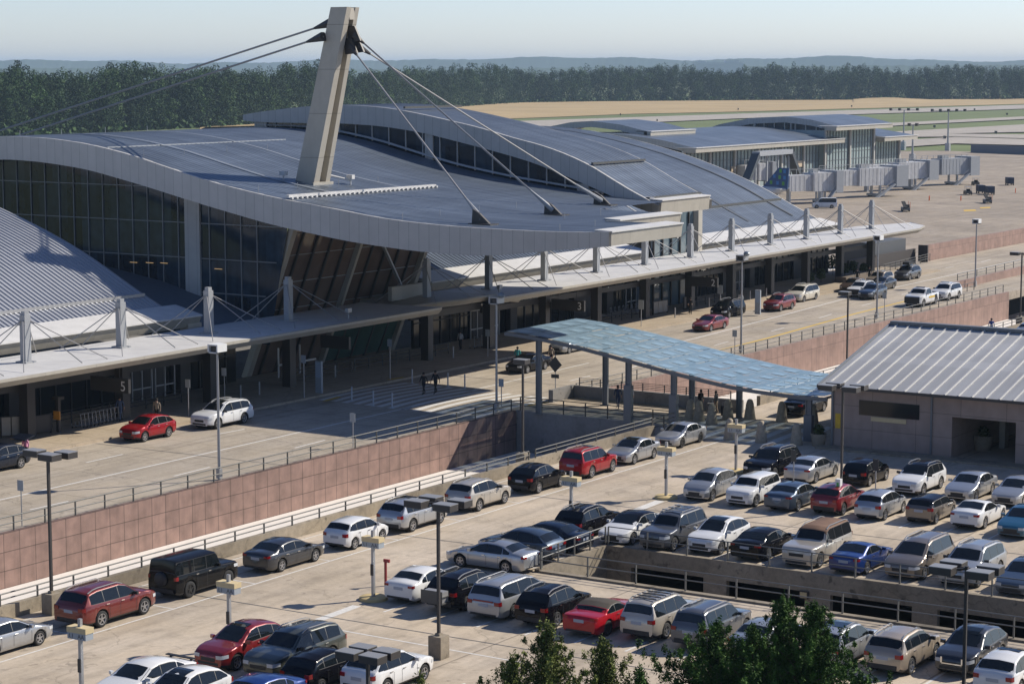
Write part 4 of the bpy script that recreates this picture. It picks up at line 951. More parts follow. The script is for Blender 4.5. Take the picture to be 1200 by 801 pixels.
# dark service tower with stairs
sv = empty('service_gantry', label='dark steel gantry with two stair arms in front of the concourse glass', cat='gantry')
c = np.array(at(905, 232, GZ)[:2]); d = dx_
b = MB()
for l in (-9, -3, 3, 9): local_box(b, c, d, l, l + .4, 0, .4, GZ, GZ + 10.5)
local_box(b, c, d, -9, 9, -1, 1, GZ + 10.3, GZ + 11.4); b.build('frame', jb_grey, sv)
for s in (-1, 1):
    b = MB(); p0 = c + d * 9 * s; p1 = c + d * 14.5 * s; b.beam((p0[0], p0[1], GZ + 10.6), (p1[0], p1[1], GZ + 4), 2.0, 1.0); b.build('stair_arm', plain('gantry_dark', (.06, .07, .08), .6) if s < 0 else MATS['gantry_dark'], sv)
def wheel4(root, L_, W_, r):
    b = MB(); b.tube((0, -.12, 0), (0, .12, 0), r, n=12); me = b.mesh('wheel', dark_steel)
    for sx in (-.32, .32):
        for sy in (-.5, .5): link('wheel', me, root, (L_ * sx, W_ * sy * .9, r))
def cargo_cart(px, py, label, rz=.6, L_=3.2):
    t = empty('cargo_cart', at(px, py, GZ + .42), rz, label=label, cat='cargo cart', group='cargo carts on the apron')
    b = MB(); b.box(-L_ / 2, L_ / 2, -.8, .8, .45, .6); b.build('platform', dark_steel, t)
    b = MB(); b.box(-L_ / 2, L_ / 2, -.8, .8, .62, 2.05); b.build('cover', plain('cart_navy', (.03, .04, .07), .7) if 'cart_navy' not in MATS else MATS['cart_navy'], t); 
    b = MB(); b.tube((L_ / 2, 0, .5), (L_ / 2 + .9, 0, .35), .05); b.build('drawbar', galv, t); wheel4(t, L_, 1.6, .25)
def tug(px, py, label, rz=.6):
    t = empty('baggage_tractor', at(px, py, GZ + .42), rz, label=label, cat='tractor')
    b = MB(); b.prism([(-1.5, .3), (1.5, .3), (1.5, .85), (.6, .95), (.4, 1.0), (-.5, 1.0), (-.6, .8), (-1.5, .8)], -.75, .75, 'y'); b.build('body', dark_steel, t)
    b = MB(); b.box(-.9, -.2, -.4, .4, .8, 1.4); b.build('seat', black, t)
    b = MB()
    for x in (-1.2, .3):
        for y in (-.65, .65): b.tube((x, y, .8), (x, y, 1.9), .04)
    b.box(-1.3, .5, -.75, .75, 1.9, 1.97); b.build('cab_roof', galv, t); wheel4(t, 3, 1.5, .35)
cargo_cart(1149, 226.5, 'navy covered cargo cart, left of the pair'); cargo_cart(1160, 228, 'navy covered cargo cart, right of the pair'); cargo_cart(1183, 217, 'grey covered cargo cart far right on the apron')
tug(1134, 228, 'dark tractor in front of the two navy carts'); tug(1143, 217, 'dark tractor parked behind the jet bridge')
def belt_loader(px, py, label, rz=.5):
    t = empty('belt_loader', at(px, py, GZ + .42), rz, label=label, cat='belt loader')
    b = MB(); b.box(-2, 2, -.8, .8, .35, .85); b.build('chassis', plain('loader_grey', (.12, .13, .14), .5) if 'loader_grey' not in MATS else MATS['loader_grey'], t)
    b = MB(); b.beam((-2.8, .2, .9), (3.0, .2, 1.9), .8, .18); b.build('belt', black, t)
    b = MB(); b.box(-1.3, -.5, -.75, -.1, .85, 1.5); b.build('seat', dark_steel, t)
    b = MB()
    for x in (-1.8, 1.8): b.tube((x, -.8, .8), (x, -.8, 2.1), .05)
    b.build('marker_pole', plain('marker_orange', (.6, .12, .03), .6) if 'marker_orange' not in MATS else MATS['marker_orange'], t); wheel4(t, 3.6, 1.6, .35)
belt_loader(1061, 247.5, 'belt loader in the middle of the apron with orange poles'); belt_loader(1157, 238, 'belt loader parked on the right side of the apron')
# barricade poles
for i, (px, py, w) in enumerate(((1089, 235, 'left'), (1126, 235, 'middle'), (1190, 226, 'right'))):
    t = empty('safety_barricade', at(px, py, GZ + .42), .3, label=f'orange pole barricade standing on the apron, {w} of three', cat='barricade')
    b = MB()
    for x in (-1, 0, 1): b.tube((x, 0, 0), (x, 0, 1.1), .06)
    b.build('pole', MATS['marker_orange'], t); b = MB(); b.beam((-1, 0, .9), (1, 0, .9), .04, .12); b.build('bar', MATS['marker_orange'], t)
gpoly('apron_marking', yellow_paint, [[(1129, 246), (1143, 245.5), (1144, 247), (1130, 247.5)], [(1148, 243), (1160, 242.4), (1161, 243.6), (1149, 244.2)]], .44)
# apron light masts
def high_mast(px, py, top, label, heads=4, wide=2.4):
    p = at(px, py, GZ); k = np.hypot(*p[:2]); d = ray(px, top); zt = H + d[2] * k / math.hypot(d[0], d[1])
    t = empty('floodlight_mast', (p[0], p[1], GZ), label=label, cat='floodlight', group='apron floodlight masts'); hh = zt - GZ
    b = MB(); b.tube((0, 0, 0), (0, 0, hh), .45, .2, n=8); b.box(-.8, .8, -.8, .8, 0, 3.2); b.build('pole', galv, t)
    b = MB(); b.beam((wide * -rt[0], wide * -rt[1], hh), (wide * rt[0], wide * rt[1], hh), .2, .2); b.build('crossbar', galv, t)
    for i in range(heads):
        s = (i / (heads - 1) * 2 - 1) * wide; b = MB(); b.box(rt[0] * s - .45, rt[0] * s + .45, rt[1] * s - .45, rt[1] * s + .45, hh - .2, hh + .7); b.build('lamp_head', dark_steel, t)
high_mast(1058.5, 176, 129, 'tall floodlight mast beyond the concourse, left of the two with wide heads', 4, 5)
high_mast(1110.5, 178, 130, 'tall floodlight mast standing furthest right on the apron', 5, 6)
high_mast(1069, 192, 147, 'slim floodlight mast just right of the concourse end', 2, 1.2)
high_mast(840.5, 215, 158, 'floodlight mast in front of the concourse, left one', 3, 1.8)
high_mast(910, 208, 155, 'floodlight mast in front of the concourse, centre one', 3, 1.8)
high_mast(1013, 200, 149.5, 'floodlight mast in front of the tall glass bay', 3, 1.8)
b = MB(); b.box(0, 0, 0, 0, 0, 0)
wall_pts = [at(1138, 180, GZ), at(1260, 185, GZ)]
b = MB(); p, q = wall_pts; b.beam((p[0], p[1], GZ + 1.8), (q[0], q[1], GZ + 1.8), .5, 3.0); b.build('blast_fence', plain('blast_fence_grey', (.16, .17, .19), .7), label='low grey blast fence along the far side of the apron', cat='fence')
for i, (px, py) in enumerate(((727, 135.5), (770, 142.5), (865, 129), (998, 125.5), (1095, 150), (1107, 163), (1167, 157), (1180, 135), (1142, 129.5))):
    t = empty('airfield_sign', at(px, py, GZ + .3), .6, label=f'small dark airfield sign board by the runway, number {i + 1} of nine from the left' if 0 else ['tiny dark airfield sign on the grass left of the concourse arch', 'tiny dark airfield sign above the small concourse wing', 'tiny dark airfield sign above the concourse arch', 'tiny dark airfield sign beyond the concourse right end', 'tiny dark airfield sign on the green strip left of the far masts', 'dark airfield sign on the taxiway behind the right mast', 'dark airfield sign on the taxiway near the right edge', 'low airfield sign on the upper green strip near the right edge', 'tiny airfield sign beside the far runway above the right mast'][i], cat='airfield sign')
    b = MB(); b.box(-1.8, 1.8, -.2, .2, .3, 1.4); b.build('panel', dark_steel, t); b = MB(); b.box(-1.4, -1.2, -.1, .1, 0, .3); b.box(1.2, 1.4, -.1, .1, 0, .3); b.build('leg', dark_steel, t)
# ================================================================ VEHICLES
for k_ in ():
    pass
tyre_m = plain('tyre', (.018, .018, .018), .85)
alloy_m = plain('alloy', (.42, .42, .43), .3, metal=.8); alloy_d = plain('dark_alloy', (.05, .05, .05), .35, metal=.6)
plas_m = plain('black_trim', (.02, .02, .021), .55)
carglass = plain('car_glass', (.008, .011, .013), .03, espec=.45)
lens_w = plain('headlight_lens', (.5, .52, .54), .08, coat=1); lens_r = plain('taillight_lens', (.22, .006, .008), .15, coat=1)
plate_m = plain('plate', (.33, .36, .42), .5); chrome = plain('chrome', (.6, .6, .6), .15, metal=1)
def paint(name, col, metal=.35, rough=.33):
    if name in MATS: return MATS[name]
    m = plain(name, col, rough, metal=metal, coat=1.0); m.node_tree.nodes['Principled BSDF'].inputs['Coat Roughness'].default_value = .06; return m
PAINT = dict(white=paint('paint_white', (.68, .68, .67), .0), cream=paint('paint_cream', (.62, .58, .49), .1), silver=paint('paint_silver', (.42, .43, .44), .65), ltgrey=paint('paint_light_grey', (.34, .35, .36), .5),
    grey=paint('paint_grey', (.1, .105, .115), .4), dgrey=paint('paint_dark_grey', (.035, .037, .042), .4), black=paint('paint_black', (.005, .005, .007), .0, .2), matte=paint('paint_matte_black', (.006, .006, .0065), .0, .35),
    red=paint('paint_red', (.3, .009, .014), .2), dred=paint('paint_dark_red', (.2, .012, .015), .3), copper=paint('paint_copper_red', (.16, .018, .012), .3), mustang=paint('paint_bright_red', (.36, .008, .016), .1),
    blue=paint('paint_blue', (.008, .035, .17), .3), navy=paint('paint_navy', (.006, .011, .024), .1), teal=paint('paint_teal', (.01, .09, .16), .3), slate=paint('paint_slate_blue', (.06, .085, .12), .5), tan=paint('paint_tan', (.40, .33, .25), .4),
    beige=paint('paint_beige_silver', (.46, .42, .36), .4), olive=paint('paint_olive_grey', (.075, .08, .065), .4), brown=paint('paint_brown', (.12, .085, .065), .4), bronze=paint('paint_bronze', (.2, .17, .14), .5), cloth=plain('soft_top', (.06, .05, .04), .9), rust=plain('worn_roof', (.16, .09, .055), .8, var=.4, vscale=2))
for k_ in ('black', 'matte'): b_ = PAINT[k_].node_tree.nodes['Principled BSDF']; b_.inputs['Specular IOR Level'].default_value = .03; b_.inputs['Coat Weight'].default_value = .55
# type: L W H wheelbase front-overhang  profile[(x,z)] from front, belt heights, window x-range splits (pillars)
def T(L, W, H, wb, fo, prof, belt=(.93, .98), pil=(), rails=False, clad=False, wr=.34, tilt=.42, sunroof=False, boxy=False, rearglass=True, qx=None):
    return dict(L=L, W=W, H=H, wb=wb, fo=fo, prof=prof, belt=belt, pil=pil, rails=rails, clad=clad, wr=wr, tilt=tilt, sunroof=sunroof, boxy=boxy, rg=rearglass)
CT = {
 'sedan': T(4.8, 1.83, 1.46, 2.78, .95, [(0, .62), (.12, .72), (.5, .83), (1.25, .99), (2.05, 1.38), (2.5, 1.455), (3.1, 1.44), (3.55, 1.37), (4.15, 1.1), (4.6, 1.06), (4.75, .98), (4.8, .86)], (.92, .98), (2.55, 3.5), wr=.33),
 'coupe': T(4.6, 1.78, 1.4, 2.76, .8, [(0, .6), (.12, .7), (.6, .86), (1.45, .98), (2.2, 1.33), (2.65, 1.4), (3.1, 1.38), (3.9, 1.08), (4.45, 1.04), (4.55, .95), (4.6, .85)], (.92, .97), (3.0,), wr=.33),
 'softtop': T(4.78, 1.88, 1.4, 2.72, .95, [(0, .68), (.1, .82), (.8, .93), (1.75, 1.02), (2.35, 1.33), (2.75, 1.4), (3.2, 1.38), (3.6, 1.24), (3.85, 1.06), (4.5, 1.03), (4.7, 1.0), (4.78, .85)], (.96, 1.0), (3.0,), wr=.35),
 'hatch': T(4.0, 1.7, 1.52, 2.5, .75, [(0, .6), (.1, .75), (.45, .9), (.95, 1.05), (1.6, 1.44), (2.1, 1.52), (2.9, 1.49), (3.45, 1.4), (3.78, 1.05), (3.93, .95), (4.0, .8)], (.95, 1.03), (2.15, 3.0), wr=.31),
 'minicar': T(3.85, 1.73, 1.42, 2.5, .7, [(0, .62), (.1, .78), (.4, .9), (.95, 1.02), (1.4, 1.36), (1.8, 1.42), (3.2, 1.38), (3.5, 1.3), (3.72, 1.0), (3.85, .85)], (.93, .98), (2.4,), wr=.31),
 'tallhatch': T(4.15, 1.76, 1.6, 2.6, .8, [(0, .62), (.1, .78), (.45, .95), (.95, 1.1), (1.65, 1.5), (2.1, 1.6), (3.1, 1.57), (3.7, 1.42), (4.0, 1.1), (4.1, .95), (4.15, .8)], (.98, 1.06), (2.1, 3.1), rails=False, wr=.33),
 'boxhatch': T(4.2, 1.8, 1.61, 2.6, .8, [(0, .7), (.06, .9), (.3, 1.0), (1.05, 1.1), (1.5, 1.54), (1.9, 1.61), (3.6, 1.58), (3.95, 1.52), (4.1, 1.1), (4.17, 1.0), (4.2, .8)], (1.02, 1.06), (2.2, 3.15), wr=.34),
 'suv': T(4.65, 1.86, 1.7, 2.7, .9, [(0, .72), (.1, .92), (.5, 1.04), (1.25, 1.14), (1.95, 1.6), (2.4, 1.69), (3.5, 1.67), (4.1, 1.58), (4.45, 1.18), (4.58, 1.05), (4.65, .85)], (1.05, 1.12), (2.55, 3.5), rails=True, clad=True, wr=.36),
 'cuv': T(4.45, 1.83, 1.63, 2.66, .88, [(0, .7), (.1, .88), (.5, 1.0), (1.2, 1.1), (1.98, 1.55), (2.4, 1.63), (3.1, 1.61), (3.75, 1.49), (4.25, 1.14), (4.38, 1.03), (4.45, .85)], (1.0, 1.1), (2.5, 3.4), rails=False, clad=True, wr=.355, tilt=.46),
 'bigsuv': T(5.0, 1.98, 1.78, 2.87, .95, [(0, .75), (.08, .98), (.5, 1.1), (1.3, 1.2), (2.0, 1.66), (2.45, 1.77), (3.9, 1.75), (4.5, 1.66), (4.82, 1.2), (4.93, 1.1), (5.0, .9)], (1.1, 1.16), (2.6, 3.6), rails=True, clad=True, wr=.39),
 'boxsuv': T(4.75, 1.86, 1.8, 2.7, .85, [(0, .8), (.06, 1.0), (.4, 1.08), (1.35, 1.18), (1.85, 1.68), (2.2, 1.79), (4.1, 1.8), (4.45, 1.74), (4.62, 1.2), (4.7, 1.1), (4.75, .85)], (1.12, 1.15), (2.55, 3.5), rails=True, clad=True, wr=.38),
 'gwagon': T(4.6, 1.85, 1.93, 2.85, .75, [(0, .95), (.03, 1.15), (.2, 1.19), (1.3, 1.22), (1.55, 1.86), (1.62, 1.92), (4.46, 1.94), (4.54, 1.91), (4.58, 1.2), (4.6, .8)], (1.2, 1.22), (2.35, 3.25), clad=True, wr=.41, tilt=.12, boxy=True),
 'fullsuv': T(5.05, 1.95, 1.85, 2.95, .9, [(0, .85), (.05, 1.08), (.4, 1.14), (1.55, 1.2), (2.0, 1.72), (2.35, 1.84), (4.6, 1.85), (4.85, 1.8), (4.97, 1.2), (5.05, .8)], (1.16, 1.18), (2.8, 3.75), rails=True, wr=.39, tilt=.32),
 'minivan': T(5.1, 1.98, 1.75, 3.0, .95, [(0, .68), (.1, .85), (.5, 1.0), (1.05, 1.14), (1.95, 1.63), (2.5, 1.74), (4.3, 1.73), (4.75, 1.66), (4.98, 1.15), (5.05, 1.0), (5.1, .8)], (1.02, 1.1), (2.2, 3.35), rails=True, wr=.34),
 'pickup': T(5.3, 1.98, 1.92, 3.4, .9, [(0, .95), (.05, 1.18), (.4, 1.25), (1.4, 1.32), (1.95, 1.82), (2.3, 1.92), (2.95, 1.9), (3.12, 1.82), (3.3, 1.34), (3.4, 1.3), (5.2, 1.3), (5.27, 1.25), (5.3, .9)], (1.28, 1.3), (2.9,), wr=.41, tilt=.3, clad=True),
 'van': T(5.4, 2.0, 2.3, 3.3, .9, [(0, .8), (.08, 1.05), (.9, 1.3), (1.6, 2.1), (2.0, 2.28), (5.1, 2.3), (5.3, 2.2), (5.38, 1.2), (5.4, .8)], (1.3, 1.3), (2.0,), wr=.36, tilt=.12),
}
def make_type(key):
    t = CT[key]; L_, W, H_, wb, fo = t['L'], t['W'], t['H'], t['wb'], t['fo']; hw = W / 2
    xf = L_ / 2                       # x of front;  profile x measured from the front
    pr = [(xf - x, z) for x, z in t['prof']][::-1]
    ztop = lambda x: (lerp(pr, x - .04) + 2 * lerp(pr, x) + lerp(pr, x + .04)) / 4
    w1, w2 = xf - fo, xf - fo - wb; wr = t['wr']; ra = wr + .065; gc = .2 if not t['clad'] else .25
    blt = lambda x: t['belt'][1] + (t['belt'][0] - t['belt'][1]) * (x + xf) / L_
    def hwx(x):
        f = 1.
        df = x - (xf - .75); dr = (-xf + .5) - x
        if df > 0: f -= (.07 if t['boxy'] else .2) * (df / .75) ** 2.2
        if dr > 0: f -= (.04 if t['boxy'] else .11) * (dr / .5) ** 2
        return hw * f
    st = sorted(set([round(v, 4) for v in list(np.linspace(-xf, xf, 25)) + [xf - .03, -xf + .03, xf - .1, -xf + .1] + [p[0] for p in pr] +
        [w + ra * math.cos(a) for w in (w1, w2) for a in np.linspace(0, math.pi, 9)] + [w1 - ra - .001, w1 + ra + .001, w2 - ra - .001, w2 + ra + .001]]))
    st = [s for i, s in enumerate(st) if i == 0 or s - st[i - 1] > .0009]
    def sec(x):
        w = hwx(x); zt = ztop(x); zb = gc
        endf = max(0, (x - (xf - .3)) / .3); endr = max(0, ((-xf + .25) - x) / .25)
        zb += .06 * endf + .1 * endr
        arch_ = False
        for wc in (w1, w2):
            if abs(x - wc) <= ra: zb = max(zb, wr + math.sqrt(max(0, ra * ra - (x - wc) ** 2))); arch_ = True
        bl = blt(x); zsh = min(bl - .07, zt - .06); zbl = min(bl, zt - .025)
        gh = max(0, zt - bl - .03)
        zm = max(zb + .04, min(.6, zsh - .12))
        y5 = w * .955
        if gh > 0: y6 = y5 - (zt - .06 - zbl) * t['tilt'] * .85; z6 = max(zbl + .01, zt - .075)
        else: y6 = y5 - .035; z6 = zt - .012
        y7 = y6 - (.09 if gh > .1 else .12); z7 = zt - (.015 if gh > .1 else .0)
        return [(0, zb), (w * .9, zb), (w * .985, max(zb + .02, min(zb + .1, zm - .03))), (w, zm), (w * .992, zsh), (y5, zbl), (y6, z6), (max(.2, y7), z7), (0, zt + (.025 if gh > .1 else .02))], arch_, gh
    secs = [sec(x) for x in st]
    P = t['prof']; sl = [(P[i + 1][1] - P[i][1]) / max(.01, P[i + 1][0] - P[i][0]) for i in range(len(P) - 1)]
    gi = max(range(2, len(P) - 3), key=lambda i: sl[i] if P[i][1] > .8 and P[i][0] < L_ * .45 and P[i + 1][1] - P[i][1] > .2 else -9)
    gj = min(range(gi + 2, len(P) - 1), key=lambda i: sl[i] if P[i][1] > blt(0) + .1 and abs(P[i + 1][1] - P[i][1]) > .14 else 9)
    xr_, x2_ = xf - P[gi + 1][0], xf - P[gj][0]
    blackband = lambda a, c: a > x2_ + .02 and c < xr_ + .1
    b = MB(); n = 9
    for x, (s, a, g) in zip(st, secs):
        for y, z in s: b.v.append((x, -y, z))
        for y, z in s[1:-1][::-1]: b.v.append((x, y, z))
    m = 16
    def vid(i, k): return i * m + (k % m)
    for i in range(len(st) - 1):
        g = min(secs[i][2], secs[i + 1][2])
        for k in range(m):
            kk = k if k < 8 else 15 - k
            mi = 0
            if kk == 0: mi = 2
            elif kk == 1: mi = 2 if t['clad'] else 0
            elif kk == 5 and g > .2 and blackband(st[i], st[i + 1]): mi = 2
            elif kk >= 6 and g > .17: mi = 1
            b.f.append((vid(i, k), vid(i + 1, k), vid(i + 1, k + 1), vid(i, k + 1))); b.mi.append(mi)
    b.f.append(tuple(vid(0, k) for k in range(m))); b.mi.append(0)
    b.f.append(tuple(vid(len(st) - 1, k) for k in range(m))[::-1]); b.mi.append(0)
    # wheel-arch liners, door seams
    def side(x, z, o=.0):
        s = sec(x)[0]
        for (ya, za), (yb, zb_) in zip(s[1:6], s[2:7]):
            if za <= z <= zb_ + 1e-6 and zb_ > za: return ya + (yb - ya) * (z - za) / (zb_ - za) + o
        return s[6][0] + o if z > s[5][1] else s[1][0] + o
    b.cur = 2
    dx_list = [xf - fo - ra - .12] + [xf - p for p in t['pil']]
    for xs in dx_list:
        if any(abs(xs - w) < ra + .02 for w in (w1, w2)): xs = w2 + ra + .06 if abs(xs - w2) < ra + .02 else xs
        if xs < w2 + ra: continue
        for sg in (-1, 1):
            zs = np.linspace(gc + .14, blt(xs) - .01, 5)
            rows = [[(xs + d, sg * side(xs, z, .004), z) for z in zs] for d in (-.009, .009)]
            b.grid(rows if sg > 0 else rows[::-1])
    if t['clad'] or True:
        for w in (w1, w2):          # liner discs darken the wheel wells
            for sg in (-1, 1):
                b.tube((w, sg * (hw - .34), wr + .02), (w, sg * (hw - .33), wr + .02), ra + .02, n=18)
    out = {}
    out['body'] = b.mesh('body', [PAINT['white'], PAINT['white'], plas_m], smooth=38)
    # ---- glass
    def topz(x, y):
        s = sec(x)[0]; y = abs(y)
        for (ya, za), (yb, zb_) in ((s[8], s[7]), (s[7], s[6]), (s[6], s[5])):
            if y <= yb + 1e-6: return za + (zb_ - za) * (y - ya) / max(1e-6, yb - ya)
        return s[5][1]
    def patch(x0, x1, ins, name, nx=7, n2=9, dz=.008, wf=1.):
        b = MB(); rows = []
        for x in np.linspace(x0, x1, nx):
            yy = (sec(x)[0][6][0] - ins) * wf
            rows.append([(x + dz * (1 if x1 > 0 else -1) * .6, y, topz(x, y) + dz) for y in np.linspace(-yy, yy, n2)])
        b.grid(rows[::-1] if x1 < x0 else rows); out[name] = b.mesh(name, carglass, smooth=60)
    P = t['prof']; # find cowl = last point before steep rise; roof start
    sl = [(P[i + 1][1] - P[i][1]) / max(.01, P[i + 1][0] - P[i][0]) for i in range(len(P) - 1)]
    gi = max(range(2, len(P) - 3), key=lambda i: sl[i] if P[i][1] > .8 and P[i][0] < L_ * .45 and P[i + 1][1] - P[i][1] > .2 else -9)
    xc, xr = xf - P[gi][0], xf - P[gi + 1][0]
    patch(xc - .05, xr + .03, .05, 'windshield')
    gj = min(range(gi + 2, len(P) - 1), key=lambda i: sl[i] if P[i][1] > blt(0) + .1 and abs(P[i + 1][1] - P[i][1]) > .14 else 9)
    x2, x3 = xf - P[gj][0], xf - P[gj + 1][0]
    if t['H'] < 2.2: patch(x2 - .03, x3 + (x2 - x3) * .12, .07, 'rear_window')
    # side windows
    xa = xc - .12; xb = x3 + (x2 - x3) * .35 if key not in ('pickup',) else x2 - .02
    if key in ('suv', 'bigsuv', 'boxsuv', 'gwagon', 'fullsuv', 'minivan', 'boxhatch'): xb = x2 + .0
    if key == 'van': xb = xf - 1.95
    cuts = [xa] + [xf - p for p in t['pil'] if xf - p > xb + .15] + [xb]
    for sg in (-1, 1):
        for i in range(len(cuts) - 1):
            x0, x1 = cuts[i] - (.02 if i else 0), cuts[i + 1] + .02
            lo, hi = [], []
            for x in np.linspace(x0, x1, 9):
                s = sec(x)[0]; zb_, zt_ = s[5][1] + .025, s[6][1] - .02
                if zt_ < zb_ + .02: continue
                f = lambda z: s[5][0] + (s[6][0] - s[5][0]) * (z - s[5][1]) / max(.01, s[6][1] - s[5][1])
                lo.append((x, sg * (f(zb_) + .006), zb_)); hi.append((x, sg * (f(zt_) + .006), zt_))
            if len(lo) > 1:
                b = MB(); b.grid([lo, hi] if sg < 0 else [hi, lo]); out['side_window.%d.%d' % (sg, i)] = b.mesh('side_window', carglass)
    # lamps (wrap round the corners)
    def corner(front, zlo, zhi, yin, back, name, mat):
        for sg in (-1, 1):
            b = MB(); xe = xf if front else -xf; d = 1 if front else -1
            pts = []
            we = hwx(xe)
            for y in np.linspace(yin, 1, 4): pts.append((xe + d * .012, we * y))
            for q in np.linspace(.05, back, 5): x = xe - d * q; pts.append((x, hwx(x) + .012))
            rows = [[(x, sg * y, zlo + (zhi - zlo) * (.25 * k / 8) if front else zlo) for k, (x, y) in enumerate(pts)], [(x, sg * (y - .01), zhi + .03 * (k / 8)) for k, (x, y) in enumerate(pts)]]
            b.grid(rows if (sg > 0) == front else rows[::-1]); out['%s.%d' % (name, sg)] = b.mesh(name, mat)
    zn = P[0][1]; zn2 = P[1][1]
    corner(True, zn - .07, min(zn2 - .02, zn + .09), .62, .34, 'headlight', lens_w)
    zr = P[-2][1]
    tall = key in ('suv', 'bigsuv', 'boxsuv', 'fullsuv', 'minivan', 'hatch', 'tallhatch', 'boxhatch', 'minicar', 'gwagon', 'pickup', 'van', 'cuv')
    corner(False, zr - (.2 if tall else .13), zr - (.03 if tall else .02), .7 if not key == 'gwagon' else .85, .16, 'taillight', lens_r)
    # grille, lower intake, plates, trim
    b = MB(); wf_ = hwx(xf); x = xf + .013
    b.box(xf - .02, x, -wf_ * .52, wf_ * .52, zn - .2 if not t['boxy'] else zn - .3, zn - .04); b.box(xf - .02, x, -wf_ * .75, wf_ * .75, gc + .1, gc + .22)
    out['grille'] = b.mesh('grille', plas_m)
    b = MB(); wr_ = hwx(-xf); b.box(-xf - .015, -xf + .02, -.26, .26, zr - (.3 if tall else .27), zr - (.16 if tall else .13)); out['license_plate'] = b.mesh('license_plate', plate_m)
    b = MB(); b.box(-xf - .02, -xf + .02, -wr_ * .8, wr_ * .8, gc + .1, gc + (.3 if t['clad'] else .18)); out['rear_bumper'] = b.mesh('rear_bumper', plas_m)
    # mirrors / handles
    for sg in (-1, 1):
        xm = xc - .3; ym = sec(xm)[0][5][0]; zm = sec(xm)[0][5][1]
        b = MB(); b.prism([(xm + .1, ym + .03), (xm + .02, ym + .24), (xm - .09, ym + .23), (xm - .06, ym + .02)], zm + .01, zm + .15)
        if sg < 0: b.v = [(x, -y, z) for x, y, z in b.v]; b.f = [f[::-1] for f in b.f]
        out['wing_mirror.%d' % sg] = b.mesh('wing_mirror', plas_m if key in ('suv', 'bigsuv') else PAINT['white'])
    for sg in (-1, 1):
        for xs in [xf - p for p in t['pil'][:2]]:
            xh = xs + .16; 
            if xh < w2 + .1: continue
            zz = blt(xh) - .12; y = side(xh, zz)
            b = MB(); b.box(xh - .09, xh + .09, min(sg * y, sg * (y + .035)), max(sg * y, sg * (y + .035)), zz - .015, zz + .02); out['door_handle.%d.%.2f' % (sg, xh)] = b.mesh('door_handle', chrome)
    if t['rails']:
        for sg in (-1, 1):
            b = MB(); xs = np.linspace(xr - .15, x2 + .05, 8); pts = [(x, sg * (sec(x)[0][7][0] + .0), ztop(x) + (.055 if 0 < i < 7 else .0)) for i, x in enumerate(xs)]
            for p, q in zip(pts, pts[1:]): b.beam(p, q, .045, .035)
            out['roof_rail.%d' % sg] = b.mesh('roof_rail', galv)
    # wheels
    b = MB(); w_ = .2
    b.lathe([(wr * .66, -w_ / 2 + .01), (wr * .9, -w_ / 2), (wr * .985, -w_ / 2 + .03), (wr, 0), (wr * .985, w_ / 2 - .03), (wr * .9, w_ / 2), (wr * .66, w_ / 2 - .01)], 24, axis='y'); out['_tyre'] = b.mesh('wheel', tyre_m, smooth=50)
    b = MB(); b.cur = 1; b.lathe([(0.001, w_ / 2 - .05), (wr * .66, w_ / 2 - .05)], 20, axis='y'); b.cur = 0
    b.lathe([(wr * .56, w_ / 2 - .045), (wr * .6, w_ / 2 - .006), (wr * .67, w_ / 2 - .006), (wr * .67, w_ / 2 - .02)], 20, axis='y'); b.lathe([(.001, w_ / 2 - .01), (.06, w_ / 2 - .012), (.07, w_ / 2 - .045)], 10, axis='y')
    for k in range(5):
        a = k * 2 * math.pi / 5 + .3; r0, r1 = .04, wr * .6; ww = .038
        c_, s_ = math.cos(a), math.sin(a); pq = lambda r, o: (c_ * r - s_ * o, w_ / 2 - .016, s_ * r + c_ * o)
        b.add([pq(r0, -ww), pq(r1, -ww * .75), pq(r1, ww * .75), pq(r0, ww)], [(0, 1, 2, 3)])
    out['_rim'] = b.mesh('rim', [alloy_m, alloy_d], smooth=50)
    out['_w'] = [(w1, wr), (w2, wr)]; out['_hw'] = hw - w_ / 2 - .012
    return out
TYPES = {}
def car(kind, x, y, hd, color, label, name='parked_car', cat='car', group=None, roof=None, z=0., rim=None, scale=1., plate=True):
    if kind not in TYPES: TYPES[kind] = make_type(kind)
    t = TYPES[kind]; root = empty(name, (x, y, z), R(hd), label=label, cat=cat, group=group)
    if scale != 1.: root.scale = (scale, 1, 1)
    pm = PAINT[color]; rm = PAINT[roof] if roof else pm; body = None
    for k, me in t.items():
        if k[0] == '_': continue
        nm_ = k.split('.')[0]; o = link(nm_, me, root)
        if nm_ in ('body', 'wing_mirror'):
            for i, s in enumerate(o.material_slots):
                if me.materials[i].name.startswith('paint'): s.link = 'OBJECT'; s.material = rm if (i == 1) else pm
    for xw, wr in t['_w']:
        for sg in (-1, 1):
            w = link('wheel', t['_tyre'], root, (xw, sg * t['_hw'], wr), (0, 0, 0 if sg > 0 else math.pi))
            r_ = link('rim', t['_rim'], w)
            if rim: r_.material_slots[0].link = 'OBJECT'; r_.material_slots[0].material = rim
    return root
def extra(root, name, boxes, mat, smooth=None):
    b = MB()
    for bx in boxes: b.box(*bx)
    return b.build(name, mat, root)
def sunroof(root, kind, x=.0, l=.8, w=.9):
    t = CT[kind]; xf = t['L'] / 2; pr = [(xf - a, z) for a, z in t['prof']][::-1]
    b = MB(); rows = [[(x_, y, lerp(pr, x_) + .028 + .006 * (1 - (y / .5) ** 2)) for y in np.linspace(-w / 2, w / 2, 5)] for x_ in np.linspace(x - l / 2, x + l / 2, 5)]
    b.grid(rows); b.build('sunroof', carglass, root)
street = 'cars parked in the street row along the parapet'
rowB = 'cars nosed up to the railing near the sunken ramp'
c = car('sedan', 68.0, 70.45, 0, 'silver', 'silver sedan cut off by the left edge, first in the street row', group=street)
